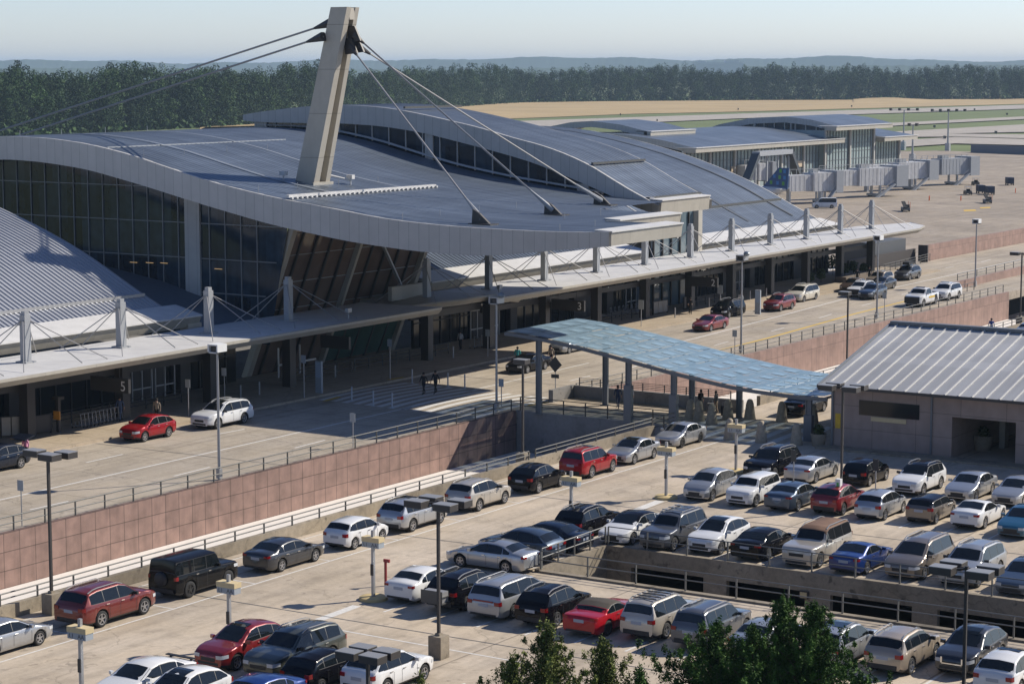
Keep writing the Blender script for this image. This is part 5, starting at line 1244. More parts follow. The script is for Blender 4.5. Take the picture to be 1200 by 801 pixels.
c = car('bigsuv', 74.6, 70.4, 0, 'copper', 'dark copper red suv with silver roof rails beside the black lamp post', group=street)
c = car('gwagon', 81.1, 70.7, 0, 'matte', 'matte black boxy off roader with a spare wheel on its back', group=street, rim=alloy_d)
b = MB(); b.lathe([(.001, .14), (.3, .14), (.36, .1), (.38, 0), (.3, -.05)], 22); o = b.build('spare_wheel', plas_m, c, smooth=50); o.rotation_euler = (0, R(-90), 0); o.location = (-2.32, .05, 1.0)
c = car('sedan', 87.9, 70.45, 0, 'dgrey', 'dark grey sedan between the black off roader and the small white hatchback', group=street)
c = car('hatch', 94.0, 70.4, 0, 'white', 'small white hatchback in the street row', group=street, scale=.98)
c = car('suv', 99.4, 70.5, 0, 'silver', 'silver wagon behind the four headed black lamp, next to the small white hatchback', group=street); sunroof(c, 'suv', -.1, 1.1)
c = car('suv', 106.1, 70.55, 0, 'beige', 'pale beige silver suv in the street row', group=street)
c = car('cuv', 112.5, 70.5, 0, 'black', 'black compact suv beside the concrete lamp base in the street row', group=street, scale=.95)
c = car('boxsuv', 118.4, 70.4, 0, 'red', 'bright red boxy suv with silver roof rails in the street row', group=street, scale=.95); sunroof(c, 'boxsuv', .1, .9)
c = car('sedan', 124.2, 70.5, 180, 'silver', 'silver small sedan facing left behind the red boxy suv', group=street, scale=.92); sunroof(c, 'sedan', 0, .7)
c = car('sedan', 131.4, 70.9, 180, 'silver', 'silver hybrid with blue tinted bonnet, last in the street row by the bollards', group=street, rim=alloy_d, scale=.93)
# lower left group
g1 = 'cars in the lower left rows'
c = car('sedan', 66.0, 60.3, 180, 'white', 'white car with dark windscreen and spoiler at the lower left', group=g1); extra(c, 'spoiler', [(-2.35, -2.15, -.75, .75, 1.12, 1.16), (-2.3, -2.25, -.6, -.5, 1.0, 1.12), (-2.3, -2.25, .5, .6, 1.0, 1.12)], plas_m)
c = car('cuv', 65.2, 57.6, 180, 'white', 'white wagon with sunroof cut off by the bottom edge at lower left', group=g1); sunroof(c, 'cuv', .1, .9)
c = car('sedan', 66.4, 54.9, 180, 'blue', 'bright blue sedan cut off by the bottom edge', group=g1)
c = car('cuv', 72.3, 60.4, 180, 'dred', 'dark red crossover facing the camera at the lower left', group=g1); sunroof(c, 'cuv', .2, .8)
c = car('bigsuv', 72.6, 57.7, 180, 'olive', 'olive grey suv beside the dark red crossover', group=g1)
c = car('hatch', 71.4, 55.2, 0, 'black', 'small black hatchback with red tail lamps near the bottom edge', group=g1)
c = car('cuv', 72.6, 52.8, 0, 'white', 'white crossover behind the black lamp heads at the bottom edge', group=g1)
# row B
c = car('sedan', 86.4, 60.6, 0, 'white', 'white sedan beside the yellow footed sign post, first in the ramp row', group=rowB, scale=.93)
c = car('suv', 86.2, 58.0, 0, 'black', 'black wagon carrying a silver crate on its rear rack', group=rowB)
extra(c, 'cargo_crate', [(-2.95, -2.4, -.55, .55, .65, 1.15)], galv); extra(c, 'cargo_rack', [(-3.0, -2.3, -.6, .6, .58, .64), (-3.0, -2.96, -.6, .6, .64, 1.2), (-3.0, -2.4, -.61, -.57, .9, .95)], rail_m)
c = car('minivan', 86.2, 55.4, 0, 'ltgrey', 'silver grey minivan with wide red tail lamps in the ramp row', group=rowB)
extra(c, 'taillight_bar', [(-2.58, -2.54, -.55, .55, .93, 1.0)], lens_r)
c = car('suv', 85.8, 52.85, 0, 'black', 'black small suv between the silver minivan and the red convertible', group=rowB, scale=.92)
c = car('softtop', 85.8, 50.1, 0, 'mustang', 'bright red convertible with dark fabric top and black wheels', group=rowB, roof='cloth', rim=alloy_d)
c = car('boxsuv', 86.6, 47.6, 0, 'beige', 'beige old boxy suv with black roof bars beside the red convertible', group=rowB)
extra(c, 'roof_bar', [(x, x + .07, -.62, .62, 1.84, 1.88) for x in (-1.7, -1.25, -.8, -.35, .1)], plas_m)
c = car('boxsuv', 86.4, 44.9, 0, 'grey', 'dark grey boxy suv behind the left green tree', group=rowB)
c = car('sedan', 86.2, 42.0, 0, 'ltgrey', 'grey car almost hidden behind the tall green trees', group=rowB)
c = car('suv', 86.6, 38.7, 0, 'silver', 'silver crossover partly behind the trees, left of the tan one', group=rowB); sunroof(c, 'suv', -.3, 1.6, 1.1)
c = car('suv', 87.2, 36.1, 0, 'tan', 'tan crossover with silver roof rails in front of the dark ramp slots', group=rowB)
c = car('cuv', 88.6, 33.6, 180, 'dgrey', 'dark grey crossover facing the camera beside the tan crossover', group=rowB); sunroof(c, 'cuv', .0, .8)
extra(c, 'grille_trim', [(2.24, 2.26, -.5, -.42, .6, .85), (2.24, 2.26, .42, .5, .6, .85), (2.24, 2.26, -.45, .45, .56, .61)], chrome)
c = car('cuv', 86.4, 31.0, 0, 'white', 'white crossover with black sunroof cut off by the right bottom corner', group=rowB); sunroof(c, 'cuv', 0, .9, 1.0)
# row C, sideways
g2 = 'cars parked sideways behind the slanting ramp rail'
c = car('sedan', 93.2, 61.1, 90, 'silver', 'silver blue sedan with sunroof parked side on behind the ramp rail', group=g2); sunroof(c, 'sedan', .05, .8)
c = car('cuv', 95.9, 61.1, 90, 'slate', 'slate blue crossover behind the silver blue sedan', group=g2)
c = car('sedan', 98.6, 61.2, 90, 'navy', 'dark navy sedan parked side on by the ramp corner', group=g2)
# row D
g3 = 'cars above the sunken ramp wall'
c = car('suv', 102.9, 61.2, 0, 'black', 'black suv with silver roof rails seen from behind at the ramp corner', group=g3)
c = car('sedan', 103.2, 58.6, 180, 'white', 'white sedan with black roof at the corner of the ramp railing', group=g3, roof='black')
c = car('boxsuv', 103.1, 56.0, 180, 'grey', 'grey old boxy suv with a roof rack facing the ramp', group=g3)
extra(c, 'roof_bar', [(x, x + .07, -.62, .62, 1.85, 1.9) for x in (-1.3, -.6, .1)], galv)
c = car('cuv', 103.5, 53.5, 180, 'white', 'white suv with large sunroof facing the ramp railing', group=g3); sunroof(c, 'cuv', .0, .9, 1.0)
c = car('sedan', 103.6, 50.8, 0, 'black', 'black sedan seen from behind between the white and the brown roofed suv', group=g3)
c = car('fullsuv', 103.8, 47.9, 180, 'beige', 'old beige full size suv with worn brown roof', group=g3, roof='rust')
c = car('coupe', 103.4, 45.2, 0, 'blue', 'blue sedan with dark roof behind the long ramp railing', group=g3)
c = car('minivan', 104.2, 42.4, 180, 'bronze', 'bronze grey minivan facing the long ramp railing', group=g3)
c = car('bigsuv', 104.0, 39.5, 180, 'ltgrey', 'light grey suv behind the four black lamp heads at right', group=g3)
c = car('sedan', 103.6, 36.5, 180, 'slate', 'slate blue sedan at the right edge above the ramp', group=g3)
# row E
g4 = 'cars in the middle row of the right lot'
c = car('tallhatch', 116.1, 60.6, 180, 'ltgrey', 'grey electric hatchback nosed to the yellow footed sign post', group=g4, scale=1.0)
c = car('boxhatch', 116.0, 57.7, 180, 'white', 'white boxy hatchback beside the grey electric one', group=g4)
c = car('sedan', 116.2, 55.1, 0, 'slate', 'blue grey sedan seen from behind, left of the red suv', group=g4)
c = car('cuv', 116.4, 52.4, 0, 'dred', 'dark red small suv behind the concrete lamp base', group=g4, scale=.94)
c = car('hatch', 116.4, 49.75, 0, 'silver', 'silver hatchback right of the dark red small suv', group=g4, scale=1.04)
c = car('minicar', 117.0, 46.95, 0, 'bronze', 'bronze small three door car with black roof', group=g4, roof='black')
c = car('coupe', 117.2, 44.2, 0, 'white', 'white coupe with dark rear window in the middle row', group=g4)
c = car('sedan', 116.4, 41.2, 180, 'teal', 'teal blue car cut off by the right edge', group=g4)
# row F
g5 = 'cars in the back row before the station building'
c = car('bigsuv', 124.4, 60.6, 180, 'black', 'black suv with bright roof rails below the striped crossing', group=g5, scale=.96)
c = car('sedan', 124.6, 57.9, 0, 'silver', 'silver sedan between the black suv and the small black wagon', group=g5)
c = car('hatch', 125.3, 54.6, 0, 'black', 'small black wagon with red tail lamps behind the dark red suv', group=g5)
c = car('suv', 124.5, 50.8, 180, 'white', 'white suv with black roof facing the camera in the back row', group=g5, roof='black')
c = car('sedan', 124.5, 47.5, 180, 'silver', 'silver sedan facing the camera in the back row, nearer the white suv', group=g5, scale=.95)
c = car('sedan', 124.6, 44.6, 180, 'ltgrey', 'grey sedan facing the camera at the right end of the back row', group=g5)
c = car('sedan', 148.3, 69.6, 0, 'black', 'black luxury sedan under the walkway canopy by the bollards', group=None)
# road
c = car('cuv', 99.2, 102.8, 180, 'navy', 'dark blue crossover with its tailgate open at the left edge', name='car')
b = MB(); b.beam((-1.9, 0, 1.68), (-2.75, 0, 1.9), 1.35, .08); b.build('tailgate', PAINT['navy'], c)
c = car('cuv', 113.5, 102.9, 180, 'red', 'red crossover with pale roof stopped at the kerb', name='car', scale=.92)
c = car('bigsuv', 120.7, 102.3, 180, 'white', 'white suv with roof rails and sunroof behind the red crossover', name='car'); sunroof(c, 'bigsuv', .2, .9)
c = car('sedan', 156.6, 99.1, 180, 'black', 'black sedan with open door area stopped in the middle lane left of the walkway', name='car')
c = car('sedan', 169.4, 102.8, 180, 'silver', 'silver sedan with boot open behind the walkway canopy', name='car')
b = MB(); b.beam((-1.75, 0, 1.12), (-2.2, 0, 1.65), 1.3, .06); b.build('boot_lid', PAINT['silver'], c)
c = car('sedan', 191.0, 99.9, 180, 'dred', 'dark red sedan driving in the second lane', name='car')
c = car('minivan', 202.3, 103.8, 180, 'black', 'black minivan at the kerb behind the red sedan', name='car', scale=.92)
c = car('suv', 210.6, 102.0, 180, 'dred', 'dark red suv with bright roof rails double parked', name='car')
c = car('minivan', 220.7, 105.0 - .9, 180, 'cream', 'cream minivan at the kerb', name='car')
c = car('sedan', 233.3, 107.0 - 3.4, 180, 'brown', 'brown sedan at the kerb behind the cream minivan', name='car')
c = car('suv', 228.5, 100.6, 180, 'white', 'white off roader with black grille and bonnet lamps', name='car'); extra(c, 'bull_bar', [(2.33, 2.45, -.8, .8, .45, .95)], plas_m)
c = car('suv', 240.6, 103.6, 180, 'tan', 'tan suv in the kerb lane beyond the planting', name='car')
c = car('cuv', 226.9, 98.6 - .9 + .9, 180, 'slate', 'dark slate crossover in the second lane', name='car'); c.location = (227.3, 98.5, 0); 
bpy.data.objects[c.name].location = (226.8, 97.9 + .6, 0)
c = car('sedan', 236.6, 101.0 + .6, 180, 'dgrey', 'dark grey sedan with door open between the crossovers', name='car')
c = car('suv', 249.6, 103.9, 180, 'grey', 'grey wagon carrying a black roof box, farthest up the kerb lane', name='car'); extra(c, 'roof_box', [(-1.2, .6, -.4, .4, 1.78, 2.1)], plas_m)
c = car('pickup', 223.1, 91.2, 180, 'white', 'white pickup with a yellow and black side stripe and light bar', name='police_pickup', cat='pickup')
extra(c, 'light_bar', [(.15, .35, -.5, .5, 1.93, 2.02)], galv); extra(c, 'stripe', [(-1.2, .4, .998, 1.003, .85, 1.05)], yellow_paint); extra(c, 'stripe', [(-1.9, -1.25, .998, 1.003, .8, 1.12)], plas_m)
extra(c, 'bed_floor', [(-2.55, -.8, -.8, .8, 1.31, 1.322)], plas_m); extra(c, 'push_bumper', [(2.66, 2.75, -.85, .85, .45, 1.1)], plas_m)
c = car('bigsuv', 230.6, 91.4, 180, 'white', 'white police suv with light bar parked behind the pickup', name='police_suv', cat='suv'); extra(c, 'light_bar', [(.2, .45, -.5, .5, 1.83, 1.93)], lens_w)
car('sedan', 202.0, 71.4, 0, 'silver', 'silver car roof seen over the station ridge at the right edge', group=None)
car('suv', 207.0, 71.0, 0, 'white', 'white suv over the station ridge at the right edge', group=None)
v = car('van', *at(966, 246, GZ)[:2], 123, 'white', 'white van parked beneath the nearest jet bridge', name='service_van', cat='van', z=GZ + .42)

# ================================================================ PEOPLE
SK = {}
skin_m = plain('skin', (.35, .2, .14), .6); hair_m = plain('hair', (.02, .015, .012), .8); shoe_m = plain('shoe', (.02, .02, .02), .6)
CLO = dict(black=plain('cloth_black', (.012, .012, .014), .85), navy=plain('cloth_navy', (.02, .035, .08), .85), grey=plain('cloth_grey', (.13, .13, .13), .85), white=plain('cloth_white', (.55, .55, .55), .85),
    pink=plain('cloth_pink', (.5, .2, .32), .85), tan=plain('cloth_tan', (.25, .2, .15), .85), blue=plain('cloth_blue', (.03, .08, .3), .85), denim=plain('cloth_denim', (.06, .09, .16), .85), teal=plain('cloth_teal', (.05, .35, .32), .85), skinleg=skin_m)
def pose_mesh(kind):
    stride = dict(walk=.26, stand=.05, push=.16, sit=0)[kind]
    J = {}; J['pel'] = (0, 0, .95); J['waist'] = (.0, 0, 1.1); J['chest'] = (.02 + (.06 if kind == 'push' else 0), 0, 1.32); J['neck'] = (J['chest'][0] + .01, 0, 1.5); J['head'] = (J['chest'][0] + .03, 0, 1.58); J['top'] = (J['chest'][0] + .03, 0, 1.7)
    E_ = [('pel', 'waist'), ('waist', 'chest'), ('chest', 'neck'), ('neck', 'head'), ('head', 'top')]
    rad = dict(pel=(.155, .115), waist=(.14, .105), chest=(.165, .115), neck=(.058, .058), head=(.085, .095), top=(.07, .08))
    for s, n in ((1, 'l'), (-1, 'r')):
        f = stride * s
        J['hip' + n] = (0, .1 * s, .9); J['knee' + n] = (f * .6 + .04, .1 * s, .5); J['ank' + n] = (f - (.06 if f < 0 else 0), .1 * s, .09 + (.04 if f < -.1 else 0)); J['toe' + n] = (f + .17, .11 * s, .04)
        rad['hip' + n] = (.1, .1); rad['knee' + n] = (.062, .062); rad['ank' + n] = (.045, .045); rad['toe' + n] = (.035, .045)
        E_ += [('pel', 'hip' + n), ('hip' + n, 'knee' + n), ('knee' + n, 'ank' + n), ('ank' + n, 'toe' + n)]
        a = -f * .8
        J['sho' + n] = (J['chest'][0], .19 * s, 1.42); 
        if kind == 'push': J['elb' + n] = (.2, .25 * s, 1.18); J['wri' + n] = (.42, .2 * s, 1.1)
        else: J['elb' + n] = (a * .4, .26 * s, 1.15); J['wri' + n] = (a + .06, .26 * s, .92)
        w = J['wri' + n]; dz = (0, 0, -1) if kind != 'push' else (1, 0, -.2)
        J['palm' + n] = (w[0] + dz[0] * .07, w[1], w[2] + dz[2] * .07)
        rad['sho' + n] = (.07, .07); rad['elb' + n] = (.045, .045); rad['wri' + n] = (.03, .03); rad['palm' + n] = (.038, .022)
        E_ += [('chest', 'sho' + n), ('sho' + n, 'elb' + n), ('elb' + n, 'wri' + n), ('wri' + n, 'palm' + n)]
        for i, ln in enumerate((.07, .08, .085, .075)):
            p = J['palm' + n]; k = 'f%d%s' % (i, n); off = (i - 1.5) * .02
            J[k] = (p[0] + dz[0] * ln + (off if kind != 'push' else 0), p[1] + (off if kind == 'push' else -.012 * s), p[2] + dz[2] * ln); rad[k] = (.009, .009); E_.append(('palm' + n, k))
        J['th' + n] = (w[0] + .045 + dz[0] * .05, w[1] - .02 * s, w[2] - .05); rad['th' + n] = (.01, .01); E_.append(('wri' + n, 'th' + n))
    keys = list(J); me = bpy.data.meshes.new('pose'); me.from_pydata([J[k] for k in keys], [(keys.index(a), keys.index(b_)) for a, b_ in E_], [])
    o = bpy.data.objects.new('pose', me); COL.objects.link(o)
    md = o.modifiers.new('Skin', 'SKIN'); md.use_smooth_shade = True; sv_ = me.skin_vertices[0].data if me.skin_vertices else None
    for i, k in enumerate(keys): sv_[i].radius = rad[k]; sv_[i].use_root = (k == 'pel')
    s2 = o.modifiers.new('Sub', 'SUBSURF'); s2.levels = 1
    dg = bpy.context.evaluated_depsgraph_get(); dg.update(); out = bpy.data.meshes.new_from_object(o.evaluated_get(dg)); bpy.data.objects.remove(o)
    return out, J
def person(kind, x, y, hd, shirt, legs, label, z=0., h=1., hair=hair_m, shorts=False):
    if kind not in SK: SK[kind] = pose_mesh(kind)
    src, J = SK[kind]; me = src.copy(); me.name = 'body'; me.materials.clear()
    for m in (CLO[shirt], CLO[legs], skin_m, shoe_m): me.materials.append(m)
    for p in me.polygons:
        c = p.center; 
        if c.z > 1.47: i = 2
        elif c.z < .1: i = 3
        elif abs(c.y) > .2 and c.z < 1.2 and not kind == 'push': i = 2 if c.z < 1.0 else 0
        elif kind == 'push' and c.x > .38: i = 2
        elif c.z < .98: i = 1 if not (shorts and c.z < .5) else 2
        else: i = 0
        p.material_index = i
    root = link('person', me, None, (x, y, z), (0, 0, R(hd))); root.scale = (h, h, h); tag(root, label, 'person')
    hx = J['head'][0]; b = MB()
    b.lathe([(.001, .14), (.06, .125), (.098, .07), (.104, .0), (.09, -.05)], 14, c=(hx - .015, 0, 1.62)); b.build('hair', hair, root, smooth=60)
    b = MB(); b.prism([(hx + .085, 1.6), (hx + .115, 1.585), (hx + .085, 1.575)], -.012, .012, 'y'); b.build('nose', skin_m, root)
    b = MB()
    for s in (-1, 1): b.box(hx + .078, hx + .09, s * .032 - .01, s * .032 + .01, 1.605, 1.615); b.box(hx - .01, hx + .02, s * .092 - .006, s * .092 + .006, 1.57, 1.62)
    b.build('eyes_and_ears', hair_m, root)
    return root
person('walk', 140.7, 98.7, 180, 'black', 'black', 'person in black walking on the zebra crossing, left of the pair')
person('walk', 141.6, 98.2, 180, 'black', 'black', 'taller person in black on the zebra crossing, right of the pair', h=1.05)
p_ = person('walk', 142.8, 82.4, 200, 'navy', 'navy', 'person in dark clothes walking under the glass walkway')
person('walk', 143.2, 81.6, 200, 'white', 'tan', 'person in a white top beside the dark dressed one under the glass walkway')
person('stand', 144.3, 76.2, 250, 'black', 'black', 'person in black standing with luggage under the glass walkway')
person('stand', 144.3, 74.9, 90, 'grey', 'tan', 'person in grey standing beside the luggage under the glass walkway')
person('stand', 142.2, 64.0, 0, 'black', 'black', 'person in black half hidden behind the station corner')
person('walk', 117.6, 109.2, 200, 'denim', 'denim', 'person in blue denim beside the luggage trolleys', z=.15)
person('stand', 118.4, 106.4, 200, 'tan', 'black', 'person with bare arms at the rear of the red crossover', z=.15)
person('stand', 102.4, 103.4, 180, 'pink', 'black', 'person in a pink top behind the open tailgate')
person('stand', 103.8, 107.8, 250, 'white', 'black', 'person in a white top at the barriers by the left edge', z=.15)
person('stand', 160.6, 99.3, 180, 'tan', 'black', 'person with crossed arms standing behind the black sedan', shorts=True)
person('stand', 158.2, 101.2, 220, 'teal', 'black', 'person in a teal top leaning at the black sedan')
person('stand', 164.0, 111.0, 180, 'white', 'black', 'person in a white shirt at the doors right of the bronze entrance', z=.15)
person('push', 200.6, 107.2, 200, 'black', 'black', 'person in black with a bag under terminal sign two', z=.15)
person('stand', 201.6, 107.8, 90, 'navy', 'black', 'person in navy beside the person with the bag', z=.15)
person('stand', 200.6, 74.9, 180, 'blue', 'denim', 'person in a blue shirt standing near the right edge')
person('stand', 240.0, 106.2, 180, 'black', 'black', 'person in black by the planting past the terminal, left one', z=.15)
person('stand', 242.6, 105.8, 180, 'black', 'black', 'taller person in black by the planting past the terminal', z=.15, h=1.06)
person('stand', 208.0, 105.2, 180, 'white', 'black', 'person in a pale top beside the dark red suv', z=.15)
b = MB(); 
for i, (x, y, c_, lb) in enumerate(((144.0, 76.9, 'black', 'large black suitcase standing left of the two waiting people'), (144.1, 74.1, 'black', 'black suitcase standing right of the person in grey'), (144.6, 75.5, 'grey', 'grey suitcase between the two waiting people'))):
    t = empty('suitcase', (x, y, 0), .3, label=lb, cat='suitcase'); b = MB(); b.box(-.16, .16, -.26, .26, .06, .72); b.build('shell', CLO[c_], t)
    b = MB(); b.box(-.02, .0, -.15, -.13, .72, 1.0); b.box(-.02, 0, .13, .15, .72, 1.0); b.box(-.02, 0, -.15, .15, .98, 1.0); b.build('handle', galv, t)
    b = MB(); [b.tube((sx, sy, .03), (sx + .03, sy, .03), .03, n=8) for sx in (-.12, .1) for sy in (-.2, .2)]; b.build('wheel', plas_m, t)

# ================================================================ STREET FURNITURE
def deck_lamp(x, y, h, heads, label, base=True, hz=0., mat=dark_steel):
    t = empty('lamp_post', (x, y, hz), label=label, cat='street lamp', group='black box headed lamp posts on the parking deck')
    b = MB(); b.box(-.06, .06, -.06, .06, .9 if base else 0, h); b.build('pole', mat, t)
    if base: b = MB(); b.box(-.33, .33, -.33, .33, 0, 1.0); b.box(-.12, .12, -.12, .12, 1.0, 1.1); b.build('concrete_base', wall_con, t)
    for hx, hy in heads:
        b = MB(); b.box(hx - .32, hx + .32, hy - .45, hy + .45, h - .28, h + .0); m = b.build('lamp_head', dark_steel, t)
        b = MB(); b.box(hx - .26, hx + .26, hy - .36, hy + .36, h - .3, h - .281); b.build('lens', plain('lamp_glass', (.3, .3, .28), .3) if 'lamp_glass' not in MATS else MATS['lamp_glass'], m)
        b = MB(); b.box(hx - .325, hx + .325, hy - .455, hy + .455, h + .001, h + .03); b.build('sky_sheen', plain('lamp_sky_sheen', (.3, .3, .3), .45, metal=.3) if 'lamp_sky_sheen' not in MATS else MATS['lamp_sky_sheen'], m)  # pale sheet paints the sky's reflection on top of the black head
        b = MB(); b.beam((0, 0, h - .1), (hx * .6, hy * .6, h - .12), .08, .08); b.build('arm', mat, t)
H4 = ((.55, .75), (-.55, .75), (.55, -.75), (-.55, -.75)); H3 = ((0, .9), (.5, -.75), (-.5, -.75))
deck_lamp(73.9, 73.2, 7.7, ((0, .85), (.45, -.7), (-.45, -.55)), 'black lamp post with three box heads at the far left of the deck')
deck_lamp(77.3, 53.5, 6.95, H4, 'black lamp post with four box heads on a square concrete base')
p = at(438, 765, 7.2); deck_lamp(66.8, 52.4, 0, (), '') if 0 else None
def at_depth(px, py, D):
    d = ray(px, py); k = D / (d[0] * math.cos(AZ) + d[1] * math.sin(AZ)); return d[0] * k, d[1] * k, H + d[2] * k
H4s = tuple((a * .8, b_ * .75) for a, b_ in H4)
q = at_depth(431, 762, 83.5); deck_lamp(q[0], q[1], q[2] - GZ, H4s, 'black lamp post with four heads showing only its top at the bottom edge', hz=GZ)
deck_lamp(117.8, 74.95, 7.0, ((0, 0.1),), 'black lamp post left of the walkway standing on the parapet') 
deck_lamp(116.5, 52.3, 7.3, H4, 'black lamp post with four heads in front of the station gutter')
q = at_depth(1133, 663, 83.5); deck_lamp(q[0], q[1], q[2] - GZ, H4, 'black lamp post with four pale topped heads at the lower right', hz=GZ)
deck_lamp(209.8, 75.4, 7.3, ((0, .7), (0, -.7)), 'black lamp post with two heads at the right edge')
q = at(994, 342, 7.2); deck_lamp(q[0], q[1], 7.2, ((0, .3),), 'black lamp post rising behind the station roof ridge')
def road_lamp(x, y, h, label, cam=True):
    t = empty('road_lamp', (x, y, .0), label=label, cat='street lamp', group='grey road lamp posts along the pink wall')
    b = MB(); b.tube((0, 0, 0), (0, 0, h), .1, .07, n=10); b.build('pole', galv, t)
    b = MB(); b.box(-.45, .45, -.4, .4, h - .05, h + .02); b.box(-.45, .45, -.4, -.3, h - .05, h + .42); b.box(-.45, .45, .3, .4, h - .05, h + .42); b.box(-.45, .45, -.4, .4, h + .42, h + .5); b.build('lamp_frame', sign_white if not cam else galv, t)
    b = MB(); b.box(-.3, .3, -.25, .25, h + .05, h + .35); b.build('lamp_head', dark_steel, t)
    if cam: b = MB(); b.lathe([(.001, -.2), (.22, -.12), (.3, .05), (.2, .22), (.001, .26)], 12, c=(-.1, -.5, h + .6)); b.build('camera_dome', plain('dome_grey', (.2, .24, .28), .3) if 'dome_grey' not in MATS else MATS['dome_grey'], t, smooth=50)
    b = MB(); b.box(-.14, .14, -.14, .14, .1, .7); b.build('base_cover', galv, t)
road_lamp(104.3, 88.7, 8.0, 'grey road lamp in front of the white suv on the left', cam=False)
road_lamp(136.4, 89.1, 8.1, 'grey road lamp with a camera dome in front of sign three')
road_lamp(176.7, 89.3, 8.3, 'grey road lamp with camera dome in front of the black minivan')
road_lamp(208.4, 90.0, 8.0, 'grey road lamp in front of the dark slate crossover', cam=False)
road_lamp(245.0, 93.6, 7.4, 'grey road lamp at the far right beyond the police vehicles', cam=False)
def row_sign(px, py, label, base=True, z=2.85):
    x, y, _ = at(px, py, z)
    t = empty('row_sign', (x, y, 0), label=label, cat='parking sign', group='cream topped parking row signs')
    b = MB(); b.box(-.07, .07, -.07, .07, 0, 3.4); b.build('post', galv, t)
    b = MB(); b.box(-.24, .24, -.52, .52, 2.85, 3.08); b.build('sign_hood', sign_yellow, t)
    b = MB(); b.box(-.22, .22, -.5, .5, 2.58, 2.85); s_ = b.build('sign_board', sign_grey, t); text_mesh('L1   AA', .26, sign_text, s_, (-.225, 0, 2.71), FACE_NX)
    b = MB(); b.box(-.12, -.07, -.08, .08, 1.2, 1.75); b.build('call_box', dark_steel, t)
    if base:
        b = MB(); b.lathe([(.001, .17), (.62, .17), (.68, .13), (.7, 0)], 20); b.build('yellow_foot', plain('foot_cream', (.55, .42, .2), .8) if 'foot_cream' not in MATS else MATS['foot_cream'], t, smooth=40)
for px, py, lb in ((94, 740, 'cream topped row sign at the far lower left'), (268, 687, 'cream topped row sign below the black off roader'), (437, 634, 'cream topped row sign in front of the small white hatchback'), (669.5, 563, 'cream topped row sign beside the black compact suv'),
                 (781, 528, 'cream topped row sign left of the grey electric hatchback'), (863, 501, 'cream topped row sign among the bollards')): row_sign(px, py, lb)
def post_sign(x, y, h, label, w=.45, hh=.6, mat=sign_grey, z=0., diamond=False, off=0.):
    t = empty('road_sign', (x, y, z), label=label, cat='road sign'); b = MB(); b.tube((0, 0, 0), (0, 0, h), .035, n=6); b.build('post', galv, t)
    if diamond:
        b = MB(); b.prism([(0, h - 1.35), (.62, h - .73), (0, h - .1), (-.62, h - .73)], -.06, -.04, 'x'); b.build('panel', sign_dark, t); b = MB(); b.box(-.06, -.04, -.35, .35, h - 1.8, h - 1.5); b.build('plate', sign_dark, t)
    else: b = MB(); b.box(-.06, -.04, -w / 2, w / 2, h - hh, h); b.build('panel', mat, t)
post_sign(87.6, 88.9, 2.6, 'grey square sign on a post at the left end of the road railing')
post_sign(121.8, 106.4, 2.7, 'sign post on the kerb between the red crossover and white suv', mat=sign_grey, z=.15)
post_sign(118.4, 88.9, 2.3, 'grey sign on a post in the middle of the left road railing')
post_sign(138.3, 89.9, 2.2, 'blue grey sign beside the grey road lamp at the crossing')
post_sign(144.4, 88.9, 3.4, 'black diamond sign back on a post beside the walkway', diamond=True)
post_sign(174.7, 88.9, 2.3, 'grey sign right of the walkway canopy on the railing')
post_sign(209.4, 89.6, 2.6, 'grey sign by the road lamp in front of the dark crossovers')
post_sign(133.5, 104.9, 3.3, 'sign post with purple plate by the crossing under the canopy', z=.15)
post_sign(145.2, 105.2, 3.3, 'tall sign post at the yellow kerb of the crossing', z=.15)
post_sign(128.0, 108.2, 2.7, 'small white sign under the canopy behind the white suv', mat=sign_white, z=.15)
post_sign(188.5, 106.2, 2.6, 'grey back of a sign under the canopy above the glass walkway', z=.15, w=.6, hh=.9)
post_sign(206.0, 106.6, 2.6, 'grey sign back at the kerb behind the black minivan', z=.15, w=.6, hh=.9)
post_sign(161.5, 106.4, 2.4, 'small sign post by the kerb left of the black sedan', z=.15)
def bollard(x, y, label, z=0.):
    t = link('flexible_post', FP, None, (x, y, z)); tag(t, label, 'bollard', 'white flexible posts at the zebra crossing')
b = MB(); b.tube((0, 0, 0), (0, 0, 1.15), .06, n=8); b.lathe([(.001, .03), (.18, .02), (.2, 0)], 10); FP = b.mesh('flexible_post', plain('post_white', (.45, .46, .47), .5))
for (x, y), lb in zip(((134.8, 101.3), (133.9, 98.6), (133.7, 96.7), (145.2, 103.0), (145.2, 99.5), (145.1, 97.8)), ('near side, farthest from the camera wall', 'near side, middle', 'near side, closest to the pink wall', 'far side, by the yellow kerb', 'far side, middle', 'far side, nearest the black sedan')):
    bollard(x, y, 'white flexible post at the zebra crossing, ' + lb)
b = MB(); b.tube((0, 0, 0), (0, 0, 1.0), .07, n=8); SB = b.mesh('steel_bollard', galv)
for i, (px, py, lb) in enumerate(((282, 460, 'left of the white suv rear'), (304, 456, 'at the dark doors behind the white suv'), (374, 440, 'left of the revolving door'), (393, 436, 'at the crossing by the revolving door'), (531, 413, 'at the end of the bronze bay railing'), (831, 354, 'behind the black minivan'), (844, 352, 'right of the black minivan roof'), (879, 345, 'left of the dark red suv'), (898, 342, 'behind the dark red suv'), (791, 366, 'between the two barriers'))):
    x, y, _ = at(px, py + 6, .15); tag(link('steel_bollard', SB, None, (x, y, .15)), 'steel bollard under the canopy ' + lb, 'bollard', 'steel bollards under the canopy')
